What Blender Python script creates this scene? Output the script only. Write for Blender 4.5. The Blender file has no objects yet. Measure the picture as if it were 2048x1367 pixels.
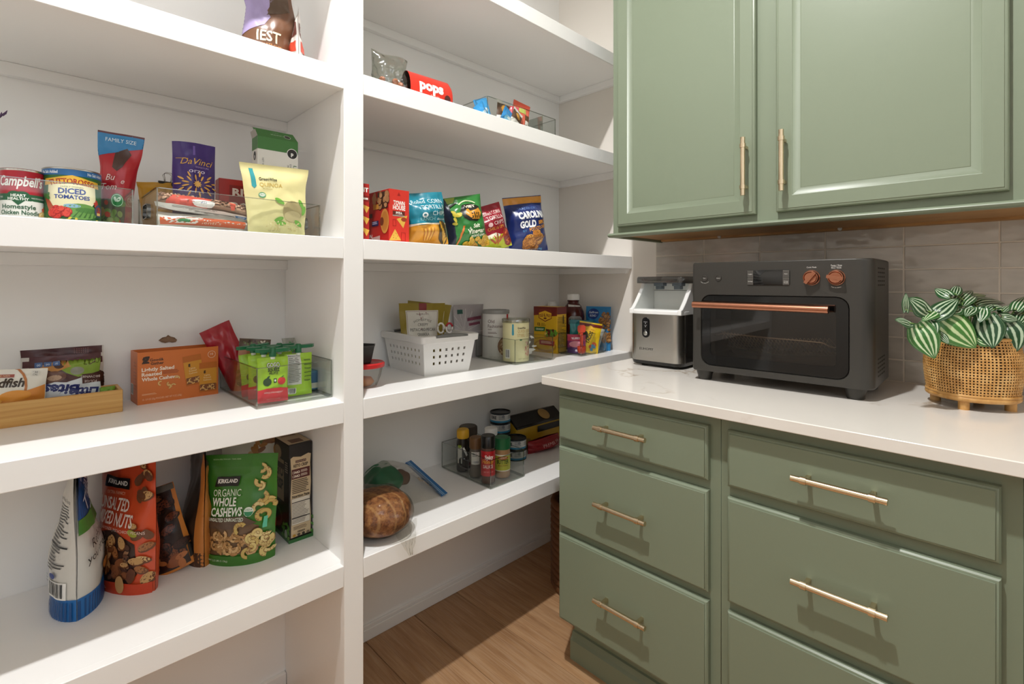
import bpy, math, random
from mathutils import Vector, Matrix, Euler, noise, geometry
random.seed(7)
R = math.radians
scene = bpy.context.scene
COL = scene.collection

# ---------------------------------------------------------------- camera, light, exposure
cam_d = bpy.data.cameras.new('camera'); cam = bpy.data.objects.new('camera', cam_d); COL.objects.link(cam)
cam.location = (-1.8299, -1.5534, 1.2019)
cam.rotation_euler = (math.pi / 2, 0, 0.7975 - math.pi / 2)
cam_d.sensor_width = 36; cam_d.lens = 36 * 1000.63 / 2048; cam_d.shift_y = -(683.5 - 564.99) / 2048; cam_d.clip_start = .02
scene.camera = cam
scene.view_settings.view_transform = 'Standard'; scene.view_settings.look = 'None'
scene.view_settings.exposure = -0.06; scene.view_settings.gamma = 1; scene.view_settings.use_curve_mapping = False
scene.cycles.transparent_max_bounces = 32
scene.cycles.max_bounces = 10; scene.cycles.diffuse_bounces = 6
w = bpy.data.worlds.new('world'); scene.world = w; w.use_nodes = True
w.node_tree.nodes['Background'].inputs[0].default_value = (.88, .94, 1, 1)
w.node_tree.nodes['Background'].inputs[1].default_value = .25
LIGHT_POS = (-1.66, -1.06, 3.2)
def lamp(name, kind, loc, power, col, rot=(0, 0, 0), **kw):
    d = bpy.data.lights.new(name, kind); d.energy = power; d.color = col
    for k, v_ in kw.items(): setattr(d, k, v_)
    o = bpy.data.objects.new(name, d); COL.objects.link(o); o.location = loc; o.rotation_euler = rot
    return o
lamp('ceiling_lamp_light', 'SPOT', (LIGHT_POS[0], LIGHT_POS[1], 3.165), 208, (1, .99, .975), shadow_soft_size=.035, spot_size=R(150), spot_blend=.7)
# soft fill lamp added beyond the cased opening, high to lighten upper shelves
lamp('doorway_fill', 'AREA', (-2.15, -2.95, 2.25), 13.5, (.9, .955, 1), (R(90), 0, 0), shape='RECTANGLE', size=1.9, size_y=1.1)

# ---------------------------------------------------------------- small helpers
def lin(c):
    if isinstance(c, str):
        c = c.lstrip('#'); c = [int(c[i:i + 2], 16) / 255 for i in (0, 2, 4)]
        return tuple(x / 12.92 if x <= .04045 else ((x + .055) / 1.055) ** 2.4 for x in c)
    return tuple(c)
MATS = {}
def mat(name, color='888888', rough=.5, metal=0, **kw):
    if name in MATS: return MATS[name]
    m = bpy.data.materials.new(name); m.use_nodes = True
    b = m.node_tree.nodes['Principled BSDF']
    b.inputs['Base Color'].default_value = (*lin(color), 1); b.inputs['Roughness'].default_value = rough; b.inputs['Metallic'].default_value = metal
    for k, v_ in kw.items(): b.inputs[k.replace('_', ' ')].default_value = v_
    MATS[name] = m; return m
def nd(m, t, **kw):
    n = m.node_tree.nodes.new(t)
    for k, v_ in kw.items(): setattr(n, k, v_)
    return n
def lk(m, a, b): m.node_tree.links.new(a, b)
def bsdf(m): return m.node_tree.nodes['Principled BSDF']
def bump(m, height, strength=.2, dist=.002):
    b = nd(m, 'ShaderNodeBump'); b.inputs['Strength'].default_value = strength; b.inputs['Distance'].default_value = dist
    lk(m, height, b.inputs['Height']); lk(m, b.outputs[0], bsdf(m).inputs['Normal']); return b
def noise_tex(m, scale, stretch=(1, 1, 1), detail=4, coord='Object', rand=False, rough=.5):
    tc = nd(m, 'ShaderNodeTexCoord'); mp = nd(m, 'ShaderNodeMapping'); mp.inputs['Scale'].default_value = stretch
    lk(m, tc.outputs[coord], mp.inputs[0])
    if rand:
        oi = nd(m, 'ShaderNodeObjectInfo'); mu = nd(m, 'ShaderNodeMath', operation='MULTIPLY'); mu.inputs[1].default_value = 37
        lk(m, oi.outputs['Random'], mu.inputs[0]); lk(m, mu.outputs[0], mp.inputs['Location'])
    n = nd(m, 'ShaderNodeTexNoise'); n.inputs['Scale'].default_value = scale; n.inputs['Detail'].default_value = detail; n.inputs['Roughness'].default_value = rough
    lk(m, mp.outputs[0], n.inputs['Vector']); return n
def ramp(m, fac, stops):
    r = nd(m, 'ShaderNodeValToRGB'); e = r.color_ramp.elements
    while len(e) < len(stops): e.new(.5)
    for i, (p, c) in enumerate(stops): e[i].position = p; e[i].color = (*lin(c), 1)
    lk(m, fac, r.inputs[0]); return r
def clear_mat(name, tint='f4f6f4', gloss=.08, rough=.04, edge=.5):
    """clear plastic: mostly see-through with a fresnel sheen"""
    if name in MATS: return MATS[name]
    m = bpy.data.materials.new(name); m.use_nodes = True; nt = m.node_tree; nt.nodes.remove(bsdf(m))
    t = nd(m, 'ShaderNodeBsdfTransparent'); t.inputs[0].default_value = (*lin(tint), 1)
    g = nd(m, 'ShaderNodeBsdfGlossy'); g.inputs['Roughness'].default_value = rough
    lw = nd(m, 'ShaderNodeLayerWeight'); lw.inputs[0].default_value = .14
    mr = nd(m, 'ShaderNodeMapRange'); mr.inputs['To Min'].default_value = gloss; mr.inputs['To Max'].default_value = edge
    mx = nd(m, 'ShaderNodeMixShader')
    lk(m, lw.outputs['Fresnel'], mr.inputs['Value']); lk(m, mr.outputs[0], mx.inputs[0]); lk(m, t.outputs[0], mx.inputs[1]); lk(m, g.outputs[0], mx.inputs[2])
    lk(m, mx.outputs[0], nt.nodes['Material Output'].inputs['Surface'])
    MATS[name] = m; return m

class MB:
    """collects faces; build() links them as ONE mesh object"""
    def __init__(s): s.v = []; s.f = []; s.m = []
    def add(s, vs, fs, m=0, T=None):
        o = len(s.v)
        s.v += [tuple(T @ Vector(p)) for p in vs] if T is not None else [tuple(p) for p in vs]
        s.f += [tuple(i + o for i in f) for f in fs]; s.m += [m] * len(fs); return s
    def box(s, x0, y0, z0, x1, y1, z1, m=0, T=None):
        x0, x1 = min(x0, x1), max(x0, x1); y0, y1 = min(y0, y1), max(y0, y1); z0, z1 = min(z0, z1), max(z0, z1)
        return s.add([(x0, y0, z0), (x1, y0, z0), (x1, y1, z0), (x0, y1, z0), (x0, y0, z1), (x1, y0, z1), (x1, y1, z1), (x0, y1, z1)],
                     [(0, 3, 2, 1), (4, 5, 6, 7), (0, 1, 5, 4), (1, 2, 6, 5), (2, 3, 7, 6), (3, 0, 4, 7)], m, T)
    def lathe(s, prof, n=32, m=0, T=None, cap=True):
        vs = []; fs = []; k = len(prof)
        for i in range(n):
            a = 2 * math.pi * i / n
            vs += [(r * math.cos(a), r * math.sin(a), z) for r, z in prof]
        for i in range(n):
            j = (i + 1) % n
            for q in range(k - 1): fs.append((i * k + q, j * k + q, j * k + q + 1, i * k + q + 1))
        if cap:
            if prof[0][0] > 1e-6: fs.append(tuple((n - 1 - i) * k for i in range(n)))
            if prof[-1][0] > 1e-6: fs.append(tuple(i * k + k - 1 for i in range(n)))
        return s.add(vs, fs, m, T)
    def cyl(s, a, b, r, n=16, m=0, r2=None):
        a, b = Vector(a), Vector(b); d = b - a; T = Matrix.Translation(a) @ d.to_track_quat('Z', 'Y').to_matrix().to_4x4()
        return s.lathe([(r, 0), (r if r2 is None else r2, d.length)], n, m, T)
    def tube(s, pts, r, n=8, m=0, closed=False):
        pts = [Vector(p) for p in pts]; k = len(pts); vs = []; fs = []; up = Vector((0, 0, 1))
        for i, p in enumerate(pts):
            t = (pts[(i + 1) % k] - pts[i - 1]) if closed else (pts[min(i + 1, k - 1)] - pts[max(i - 1, 0)])
            t.normalize(); x = t.cross(up if abs(t.z) < .95 else Vector((1, 0, 0))).normalized(); y = t.cross(x)
            rr = r[i] if isinstance(r, (list, tuple)) else r
            vs += [p + (x * math.cos(2 * math.pi * q / n) + y * math.sin(2 * math.pi * q / n)) * rr for q in range(n)]
        for i in range(k if closed else k - 1):
            j = (i + 1) % k
            for q in range(n): fs.append((i * n + q, i * n + (q + 1) % n, j * n + (q + 1) % n, j * n + q))
        if not closed: fs += [tuple(reversed(range(n))), tuple((k - 1) * n + q for q in range(n))]
        return s.add(vs, fs, m)
    def grid(s, fn, nu, nv, m=0, flip=False):
        vs = [fn(i / nu, j / nv) for j in range(nv + 1) for i in range(nu + 1)]; fs = []
        for j in range(nv):
            for i in range(nu):
                a = j * (nu + 1) + i; q = (a, a + 1, a + nu + 2, a + nu + 1); fs.append(q[::-1] if flip else q)
        return s.add(vs, fs, m)
    def loops(s, ls, m=0, cap0=True, cap1=True):
        n = len(ls[0]); vs = [p for l in ls for p in l]; fs = []
        for a in range(len(ls) - 1):
            for i in range(n): j = (i + 1) % n; fs.append((a * n + i, a * n + j, (a + 1) * n + j, (a + 1) * n + i))
        if cap0: fs.append(tuple(reversed(range(n))))
        if cap1: fs.append(tuple((len(ls) - 1) * n + i for i in range(n)))
        return s.add(vs, fs, m)
    def build(s, name, mats, parent=None, smooth=0, bevel=0, seg=2, loc=None, solid=0):
        me = bpy.data.meshes.new(name); me.from_pydata(s.v, [], s.f)
        for m in (mats if isinstance(mats, (list, tuple)) else [mats]): me.materials.append(m)
        if any(s.m): me.polygons.foreach_set('material_index', s.m)
        if smooth:
            me.polygons.foreach_set('use_smooth', [True] * len(s.f))
            if smooth > 1: me.set_sharp_from_angle(angle=R(smooth))
        me.update(); o = bpy.data.objects.new(name, me); COL.objects.link(o)
        if parent: o.parent = parent
        if loc: o.location = loc
        if solid: q = o.modifiers.new('s', 'SOLIDIFY'); q.thickness = solid; q.offset = 0
        if bevel:
            q = o.modifiers.new('b', 'BEVEL'); q.width = bevel; q.segments = seg; q.limit_method = 'ANGLE'; q.angle_limit = R(40)
            me.polygons.foreach_set('use_smooth', [True] * len(s.f)); q.harden_normals = False
            me.set_sharp_from_angle(angle=R(30))
        return o
def tag(o, label=None, cat=None, group=None, kind=None):
    for k, x in (('label', label), ('category', cat), ('group', group), ('kind', kind)):
        if x: o[k] = x
    return o
def thing(name, label, cat, loc=(0, 0, 0), rz=0, tilt=0, roll=0, group=None):
    o = bpy.data.objects.new(name, None); COL.objects.link(o); o.empty_display_size = .02
    o.location = loc; o.rotation_euler = Euler((tilt, roll, rz)); return tag(o, label, cat, group)
def struct(o): o['kind'] = 'structure'; return o
def rbox(w_, h_, d_, r, n=5):
    """rounded rectangle outline in xz, centred"""
    out = []
    for cx, cz, a0 in ((w_ / 2 - r, h_ / 2 - r, 0), (-w_ / 2 + r, h_ / 2 - r, 90), (-w_ / 2 + r, -h_ / 2 + r, 180), (w_ / 2 - r, -h_ / 2 + r, 270)):
        for i in range(n + 1): a = R(a0 + 90 * i / n); out.append((cx + r * math.cos(a), cz + r * math.sin(a)))
    return out

# ---------------------------------------------------------------- flat print that lies on a surface
ink = mat('print_ink', 'ffffff', .38); _a = nd(ink, 'ShaderNodeAttribute', attribute_name='ink'); lk(ink, _a.outputs['Color'], bsdf(ink).inputs['Base Color'])
_tc = {}
def text_tris(s, bold, shear):
    k = (s, bold, shear)
    if k not in _tc:
        c = bpy.data.curves.new('t', 'FONT'); c.body = s; c.align_x = 'CENTER'; c.offset = bold; c.shear = shear; c.resolution_u = 2
        o = bpy.data.objects.new('t', c); COL.objects.link(o); dg = bpy.context.evaluated_depsgraph_get(); me = o.evaluated_get(dg).to_mesh()
        me.calc_loop_triangles()
        vs = [(v_.co.x, v_.co.y) for v_ in me.vertices]; ts = [tuple(t.vertices) for t in me.loop_triangles]
        o.to_mesh_clear(); bpy.data.objects.remove(o); bpy.data.curves.remove(c)
        xs = [p[0] for p in vs] or [0]
        _tc[k] = (vs, ts, max(xs) - min(xs), (max(xs) + min(xs)) / 2)
    return _tc[k]
class Print:
    def __init__(s, surf, tol=.012, off=.0005): s.S = surf; s.tol = tol; s.off = off; s.k = 0; s.step = .00004; s.v = []; s.f = []; s.c = []
    def tris(s, pts, ts, col):
        col = lin(col); d = s.off + s.k; s.k += s.step; base = len(s.v); idx = {}
        def vid(p):
            q = (round(p[0], 6), round(p[1], 6))
            if q not in idx: P, N = s.S(*p); idx[q] = len(s.v); s.v.append(tuple(P + N * d)); s.c.append((*col, 1))
            return idx[q]
        st = [tuple(pts[i] for i in t) for t in ts]
        while st:
            a, b, c = st.pop(); L = [math.dist(a, b), math.dist(b, c), math.dist(c, a)]; m = max(L)
            if s.tol and m > s.tol:
                if m == L[1]: a, b, c = b, c, a
                elif m == L[2]: a, b, c = c, a, b
                q = ((a[0] + b[0]) / 2, (a[1] + b[1]) / 2); st += [(a, q, c), (q, b, c)]
            else: s.f.append((vid(a), vid(b), vid(c)))
        return s
    def poly(s, pts, col):
        ts = geometry.tessellate_polygon([[Vector((p[0], p[1], 0)) for p in pts]])
        out = []
        for t in ts:
            a, b, c = (pts[i] for i in t)
            out.append(t if (b[0] - a[0]) * (c[1] - a[1]) - (b[1] - a[1]) * (c[0] - a[0]) > 0 else t[::-1])
        return s.tris(pts, out, col)
    def rect(s, x0, y0, x1, y1, col): return s.tris([(x0, y0), (x1, y0), (x1, y1), (x0, y1)], [(0, 1, 2), (0, 2, 3)], col)
    def ell(s, cx, cy, rx, ry, col, rot=0, n=18):
        c, q = math.cos(rot), math.sin(rot); pts = []
        for i in range(n):
            a = 2 * math.pi * i / n; x, y = rx * math.cos(a), ry * math.sin(a); pts.append((cx + x * c - y * q, cy + x * q + y * c))
        return s.tris(pts, [(0, i, i + 1) for i in range(1, n - 1)], col)
    def frame(s, x0, y0, x1, y1, t, col):
        s.rect(x0, y0, x1, y0 + t, col); s.rect(x0, y1 - t, x1, y1, col); s.rect(x0, y0, x0 + t, y1, col); return s.rect(x1 - t, y0, x1, y1, col)
    def arc(s, cx, cy, r, t, a0, a1, col, n=14):
        A = [R(a0 + (a1 - a0) * i / n) for i in range(n + 1)]
        pts = [(cx + r * math.cos(a), cy + r * math.sin(a)) for a in A] + [(cx + (r - t) * math.cos(a), cy + (r - t) * math.sin(a)) for a in reversed(A)]
        return s.poly(pts, col)
    def cashew(s, cx, cy, r, rot, col='d9b878', dark='a87f45'):
        A = [R(200 * i / 9) for i in range(10)]
        def ring(R1, R2, c, dx=0, dy=0):
            pts = [(R1 * math.cos(a), R1 * math.sin(a)) for a in A] + [(R2 * math.cos(a) * .95, R2 * math.sin(a)) for a in reversed(A)]
            q, e = math.cos(rot), math.sin(rot); s.poly([(cx + dx + x * q - y * e, cy + dy + x * e + y * q) for x, y in pts], c)
        ring(r, r * .38, dark); ring(r * .93, r * .47, col); return s
    def bars(s, x0, y0, x1, y1, n=16, seed=1):
        rr = random.Random(seed); s.rect(x0, y0, x1, y1, 'f4f4f0'); x = x0 + (x1 - x0) * .06
        while x < x1 - (x1 - x0) * .08:
            b = (x1 - x0) / n * rr.choice((.35, .5, .8)); s.rect(x, y0 + (y1 - y0) * .12, x + b, y1 - (y1 - y0) * .06, '1a1a1a'); x += b + (x1 - x0) / n * rr.choice((.4, .6, .9))
        return s
    def lines(s, x0, y0, x1, y1, n, col, t=.5, seed=3, just=.75):
        rr = random.Random(seed); h = (y1 - y0) / n
        for i in range(n): s.rect(x0, y1 - h * (i + t), x0 + (x1 - x0) * rr.uniform(just, 1), y1 - h * i, col)
        return s
    def text(s, t, x, y, h, col, wd=None, bold=0, sx=1, shear=0, rot=0, align='C', arc=0):
        """baseline at y, cap height h; wd squeezes the line to that width; arc = radius of a bent baseline"""
        vs, ts, W, mid = text_tris(t, bold, shear)
        if not vs: return s
        k = h / .70; kx = k * sx if wd is None else wd / W
        ox = {'C': 0, 'L': W * kx / 2, 'R': -W * kx / 2}[align]; c, q = math.cos(rot), math.sin(rot); pts = []
        for px, py in vs:
            X, Y = (px - mid) * kx + ox, py * k
            if arc: a = X / arc; X, Y = (arc + Y) * math.sin(a), (arc + Y) * math.cos(a) - arc
            pts.append((x + X * c - Y * q, y + X * q + Y * c))
        return s.tris(pts, ts, col)
    def build(s, parent, name='printed_label', m=None):
        me = bpy.data.meshes.new(name); me.from_pydata(s.v, [], s.f); me.materials.append(m or ink)
        at = me.color_attributes.new('ink', 'FLOAT_COLOR', 'POINT'); at.data.foreach_set('color', [x for c in s.c for x in c])
        me.polygons.foreach_set('use_smooth', [True] * len(s.f))
        o = bpy.data.objects.new(name, me); COL.objects.link(o); o.parent = parent; return o
def plane(o, ux, uy):
    o, ux, uy = Vector(o), Vector(ux), Vector(uy); n = ux.cross(uy)
    return lambda x, y: (o + ux * x + uy * y, n)
def cylsurf(r, zc=0, a0=0):
    def S(x, y):
        a = x / r + a0; d = Vector((math.sin(a), -math.cos(a), 0)); return d * r + Vector((0, 0, zc + y)), d
    return S
def conesurf(r0, r1, h):
    def S(x, y):
        r = r0 + (r1 - r0) * y / h; a = x / r0; d = Vector((math.sin(a), -math.cos(a), 0)); return d * r + Vector((0, 0, y)), d
    return S

# ---------------------------------------------------------------- materials of the room
def paint(name, col, rough, sx=(1, 1, 1), b=.06):
    m = mat(name, col, rough); n = noise_tex(m, 60, sx, 3, 'Object'); bump(m, n.outputs[0], b, .002); return m
white_paint = paint('white_satin_paint', 'f7f6f4', .32, (.06, .06, 1))
panel_paint = paint('white_panel_paint', 'f7f6f4', .4, (.3, .3, .3), .03)
grey_wall = paint('warm_grey_wall_paint', 'e6e0d8', .6, (1, 1, 1), .05)
ceil_m = mat('ceiling_paint', 'f6f6f5', .8)
green = paint('sage_green_paint', '7d8873', .36, (.2, .2, .05), .03)
green_plain = mat('sage_green_plain', '7d8871', .5)  # plain sage green without bump, for toe kicks and end panel edge
brass = mat('brushed_champagne_brass', 'd8c6a8', .27, 1.0, Anisotropic=.4)
oak = mat('oak_plank', '9a7350', .42)
n1 = noise_tex(oak, 9, (5, .45, 1), 8, 'Object', True, .62); n2 = noise_tex(oak, 120, (2.2, .05, 1), 3, 'Object', True)
r1 = ramp(oak, n1.outputs[0], [(.3, '9b714c'), (.52, 'b38a62'), (.7, 'c49e77')])
mx = nd(oak, 'ShaderNodeMix', data_type='RGBA'); r2 = ramp(oak, n2.outputs[0], [(.47, '000000'), (.68, 'ffffff')])
mu = nd(oak, 'ShaderNodeMath', operation='MULTIPLY'); mu.inputs[1].default_value = .6; lk(oak, r2.outputs[0], mu.inputs[0]); lk(oak, mu.outputs[0], mx.inputs[0])
lk(oak, r1.outputs[0], mx.inputs[6]); mx.inputs[7].default_value = (*lin('c2a283'), 1)
hv = nd(oak, 'ShaderNodeHueSaturation'); oi = nd(oak, 'ShaderNodeObjectInfo'); mr = nd(oak, 'ShaderNodeMapRange'); mr.inputs[3].default_value = .86; mr.inputs[4].default_value = 1.1
lk(oak, oi.outputs['Random'], mr.inputs[0]); lk(oak, mr.outputs[0], hv.inputs['Value']); lk(oak, mx.outputs[2], hv.inputs['Color']); lk(oak, hv.outputs[0], bsdf(oak).inputs['Base Color'])
bump(oak, n2.outputs[0], .15, .001)
quartz = mat('white_quartz', 'e3dacd', .16)
v1 = noise_tex(quartz, 5, (1, 1, 1), 6, 'Object'); v2 = noise_tex(quartz, 2.2, (1, 1, 1), 5, 'Object')
ab = nd(quartz, 'ShaderNodeMath', operation='SUBTRACT'); ab.inputs[1].default_value = .5; lk(quartz, v1.outputs[0], ab.inputs[0])
a2 = nd(quartz, 'ShaderNodeMath', operation='ABSOLUTE'); lk(quartz, ab.outputs[0], a2.inputs[0])
rv = ramp(quartz, a2.outputs[0], [(0, 'b9aa98'), (.006, 'd6cabb'), (.02, 'e9e4dc')]); rw = ramp(quartz, v2.outputs[0], [(.42, 'e9e4dc'), (.62, 'eee9e2')])
mq = nd(quartz, 'ShaderNodeMix', data_type='RGBA'); rm = ramp(quartz, v2.outputs[0], [(.5, '000000'), (.6, 'ffffff')]); lk(quartz, rm.outputs[0], mq.inputs[0]); lk(quartz, rw.outputs[0], mq.inputs[6]); lk(quartz, rv.outputs[0], mq.inputs[7]); lk(quartz, mq.outputs[2], bsdf(quartz).inputs['Base Color'])
tile_m = mat('glazed_grey_tile', 'a49b8f', .1)
tn = noise_tex(tile_m, 14, (1, 1, 2.5), 3, 'Object', True); tr = ramp(tile_m, tn.outputs[0], [(.3, 'b7b1a8'), (.5, 'c0bab1'), (.7, 'c9c3ba')])
th = nd(tile_m, 'ShaderNodeHueSaturation'); to = nd(tile_m, 'ShaderNodeObjectInfo'); tm = nd(tile_m, 'ShaderNodeMapRange'); tm.inputs[3].default_value = .92; tm.inputs[4].default_value = 1.08
lk(tile_m, to.outputs['Random'], tm.inputs[0]); lk(tile_m, tm.outputs[0], th.inputs['Value']); lk(tile_m, tr.outputs[0], th.inputs['Color']); lk(tile_m, th.outputs[0], bsdf(tile_m).inputs['Base Color'])
tb = noise_tex(tile_m, 9, (1, 1, 2), 2, 'Object', True); bump(tile_m, tb.outputs[0], .35, .012)
grout = mat('warm_grout', 'dcd3c6', .8)
raw_ply = mat('raw_plywood', 'a87a45', .6); pn = noise_tex(raw_ply, 30, (8, .3, 1), 4); pr = ramp(raw_ply, pn.outputs[0], [(.3, '95683a'), (.7, 'bb8f58')]); lk(raw_ply, pr.outputs[0], bsdf(raw_ply).inputs['Base Color'])
dark = mat('dark_gap', '15140f', .7)
steel = mat('zinc_steel', 'b8b8b4', .3, 1)

# ---------------------------------------------------------------- room shell
HX, HY, HZ = -3.1, -2.45, 3.22
fl = struct(MB().box(HX - .1, HY - 1.6, -.06, .1, .1, -.014).build('floor', dark)); 
rr = random.Random(4); xs = -.005
x = .0
bounds = [0.0, -.2525, -.4385, -.6255, -.8185, -1.01]
while bounds[-1] > HX: bounds.append(bounds[-1] - .19)
for i in range(len(bounds) - 1):
    x1, x0 = bounds[i], bounds[i + 1]; y = .0; 
    while y > HY - .3:
        L = rr.uniform(.9, 1.5) if y < 0 else rr.uniform(.5, 1.4); y0 = max(y - L, HY - .3)
        MB().box(x0 + .0006, y0 + .0005, -.014, x1 - .0006, y - .0005, 0).build('plank', oak, fl, bevel=.0008, seg=1); y = y0
struct(MB().box(HX - .1, .0, -.06, .1, .1, HZ + .1).build('wall_left', panel_paint))
wr_ = struct(MB().box(.0, HY - .1, -.06, .1, .0, HZ + .1).build('wall_right', grey_wall))
struct(MB().box(HX - .1, HY - .1, -.06, HX, .0, HZ + .1).build('wall_far', grey_wall))
struct(MB().box(HX, HY - .1, 0, -2.85, HY, HZ).box(-1.45, HY - .1, 0, 0, HY, HZ).box(-2.85, HY - .1, 2.9, -1.45, HY, HZ).build('wall_front', grey_wall))
struct(MB().box(-2.94, HY, 0, -2.85, HY + .018, 2.99).box(-1.45, HY, 0, -1.36, HY + .018, 2.99).box(-2.85, HY, 2.9, -1.45, HY + .018, 2.99).build('door_1', white_paint, bevel=.002))
struct(MB().box(HX - .1, HY - .1, HZ, .1, .1, HZ + .1).build('ceiling', ceil_m))
struct(MB().box(-1.222, -.013, 0, -.0, 0, .038).box(-1.222, -.010, .038, 0, 0, .05).box(-3.05, -.013, 0, -1.268, 0, .038).build('baseboard_left', white_paint, bevel=.002))
# recessed downlight
dl = thing('recessed_ceiling_light', 'round recessed downlight in the white ceiling above the photographer', 'ceiling light', (LIGHT_POS[0], LIGHT_POS[1], HZ))
MB().lathe([(.05, -.002), (.075, -.004), (.078, 0)], 32, cap=False).build('trim_ring', mat('white_trim', 'f2f2f0', .4), dl, smooth=1)
em = mat('downlight_lens', 'fff2dc', .5); bsdf(em).inputs['Emission Color'].default_value = (1, .93, .83, 1); bsdf(em).inputs['Emission Strength'].default_value = 20
MB().lathe([(0, -.0015), (.048, -.0015), (.05, -.001)], 32, cap=False).build('lens', em, dl)

# glazed tiles of the backsplash, one object each, on the right wall
gb = MB().box(-.0104, -2.1, .914, 0, -.518, 1.376).build('grout_bed', grout, wr_)
ty = [-.518 - .198 * i for i in range(8)]; tz = [.9145, .978, 1.0435, 1.109, 1.1745, 1.2405, 1.3075, 1.374]
for i in range(7):
    for j in range(7):
        MB().box(-.011 - rr.uniform(0, .0008), ty[i + 1] + .0016, tz[j] + .0016, -.006, ty[i] - .0016, tz[j + 1] - .0016).build('tile', tile_m, wr_, bevel=.0014)

# ---------------------------------------------------------------- built-in shelving
S4, S3, S2, S1, S0 = .5152, .912, 1.3105, 1.7212, 2.122
DEP = -.4016
def W(mb, name, m, par, bevel=.0015):
    o = mb.build(name, m, par, bevel=bevel); o.location = -par.location; return o
SHELF = {(S0, 0): 'topmost white shelf of the left bay, above the photo', (S1, 0): 'white left bay shelf holding the lavender cookie pouch', (S2, 0): 'white left bay shelf holding cans, pasta and lentils',
         (S3, 0): 'white left bay shelf holding the bamboo tray and orange cashew box', (S4, 0): 'lowest white left bay shelf holding nut pouches',
         (S0, 1): 'empty topmost white shelf of the right bay', (S1, 1): 'white right bay shelf holding the red carton and candy packets', (S2, 1): 'white right bay shelf holding the row of chip bags',
         (S3, 1): 'white right bay shelf holding the white basket and oat canisters', (S4, 1): 'lowest white right bay shelf holding bread and spice jars'}
for z in (S4, S3, S2, S1, S0):
    for k, (x0, x1) in enumerate(((-3.02, -1.267), (-1.2312, -.001))):
        t = thing('wall_shelf', SHELF[(z, k)], 'shelf', ((x0 + x1) / 2, -.2, z - .05), group='white built-in pantry shelves')
        W(MB().box(x0, DEP + .018, z - .042, x1, -.0005, z), 'shelf_board', white_paint, t)
        W(MB().box(x0 + (0 if k == 0 else .0078), DEP, z - .0505, x1 - (.0078 if k == 0 else 0), DEP + .019, z + .0004), 'front_edge', white_paint, t)
        W(MB().box(x0, -.0195, z - .07, x1, -.0005, z - .042), 'wall_cleat', white_paint, t)
        if k:
            W(MB().add([(-.0195, -.0195, z - .07), (-.0195, DEP + .0195, z - .07), (-.0195, DEP + .004, z - .042), (-.0195, -.0195, z - .042), (0, -.0195, z - .07), (0, DEP + .0195, z - .07), (0, DEP + .004, z - .042), (0, -.0195, z - .042)],
              [(0, 1, 2, 3), (7, 6, 5, 4), (0, 4, 5, 1), (1, 5, 6, 2), (2, 6, 7, 3), (3, 7, 4, 0)]), 'side_cleat', white_paint, t)
            W(MB().box(x0, DEP + .03, z - .07, x0 + .019, -.0195, z - .042), 'side_cleat', white_paint, t)
for nm, x0, x1, fx0, fx1 in (('white upright post between the two shelf bays', -1.267, -1.2312, -1.2748, -1.2234), ('white upright post at the far left end of the shelves', -3.06, -3.02, -3.07, -3.012)):
    t = thing('shelf_post', nm, 'post', ((x0 + x1) / 2, -.2, 0))
    W(MB().box(x0, DEP + .018, 0, x1, -.0005, 2.75), 'upright_panel', white_paint, t); W(MB().box(fx0, DEP - .0006, 0, fx1, DEP + .0195, 2.75), 'face_strip', white_paint, t)

# ---------------------------------------------------------------- cabinets
def frame_loops(y0, y1, z0, z1, steps):
    """rectangular loops on a -x facing slab: steps = (inset, x)"""
    return [[(x, y1 - i, z0 + i), (x, y0 + i, z0 + i), (x, y0 + i, z1 - i), (x, y1 - i, z1 - i)] for i, x in steps]
def bar_pull(parent, x, y, z, vert=False, L=.1635, org=(0, 0, 0)):
    m = MB(); a = Vector((0, 0, 1)) if vert else Vector((0, 1, 0)); c = Vector((x - .030, y, z)) - Vector(org); cs = L / 2 - .0235
    m.cyl(c - a * L / 2, c + a * L / 2, .0066, 20)
    for s_ in (-1, 1):
        p = c + a * cs * s_; m.cyl(p - a * .0055, p + a * .0055, .0085, 20)
        q = p - a * .0022 * s_; e = Vector((.0315, 0, 0)); t = a * .0042 + Vector((0, 1, 1)) * 0
        o = Vector((0, .0042, 0)) if vert else Vector((0, 0, .0042))
        lo = q - t - o; hi = q + t + o + e; m.box(lo.x, lo.y, lo.z, hi.x, hi.y, hi.z)
    return m.build('handle', brass, parent, smooth=40)
def base_cabinet(name, label, y0, y1, dy0, dy1, hy):
    t = thing(name, label, 'cabinet', (-.3, y1, 0)); org = t.location
    def put(o): o.location = -org; return o
    put(MB().box(-.635, y0, .16, -.012, y1, .8884).build('body', green, t, bevel=.0008, seg=1))
    put(MB().box(-.56, y0, .0, -.03, y1, .16).build('toe_kick', green_plain, t))
    put(MB().loops([[(-.56, y, 0), (-.578, y, 0), (-.578, y, .062), (-.571, y, .07), (-.566, y, .084), (-.56, y, .086)] for y in (y0 + (0 if y1 < -.6 else 0), y1 + (.003 if y1 > -.6 else 0))]).build('toe_moulding', green, t))
    for (z0, z1, hz) in ((.7255, .857, .7955), (.4560, .7005, .5805), (.1745, .4335, .311)):
        d = put(MB().loops(frame_loops(dy0, dy1, z0, z1, [(0, -.6352), (0, -.648), (.003, -.6515), (.0062, -.6525), (.0068, -.6522), (.0072, -.655)])).build('drawer', green, t, bevel=.0006, seg=1))
        bar_pull(d, -.655, hy, hz)
    return t
base_cabinet('drawer_cabinet', 'left sage green base cabinet with three drawers, next to the white shelves', -1.0455, -.5405, -1.0205, -.5515, -.7888)
base_cabinet('drawer_cabinet', 'right sage green base cabinet with three wide drawers, below the black oven and planter', -1.5525, -1.0462, -1.5262, -1.0665, -1.2945)
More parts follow.
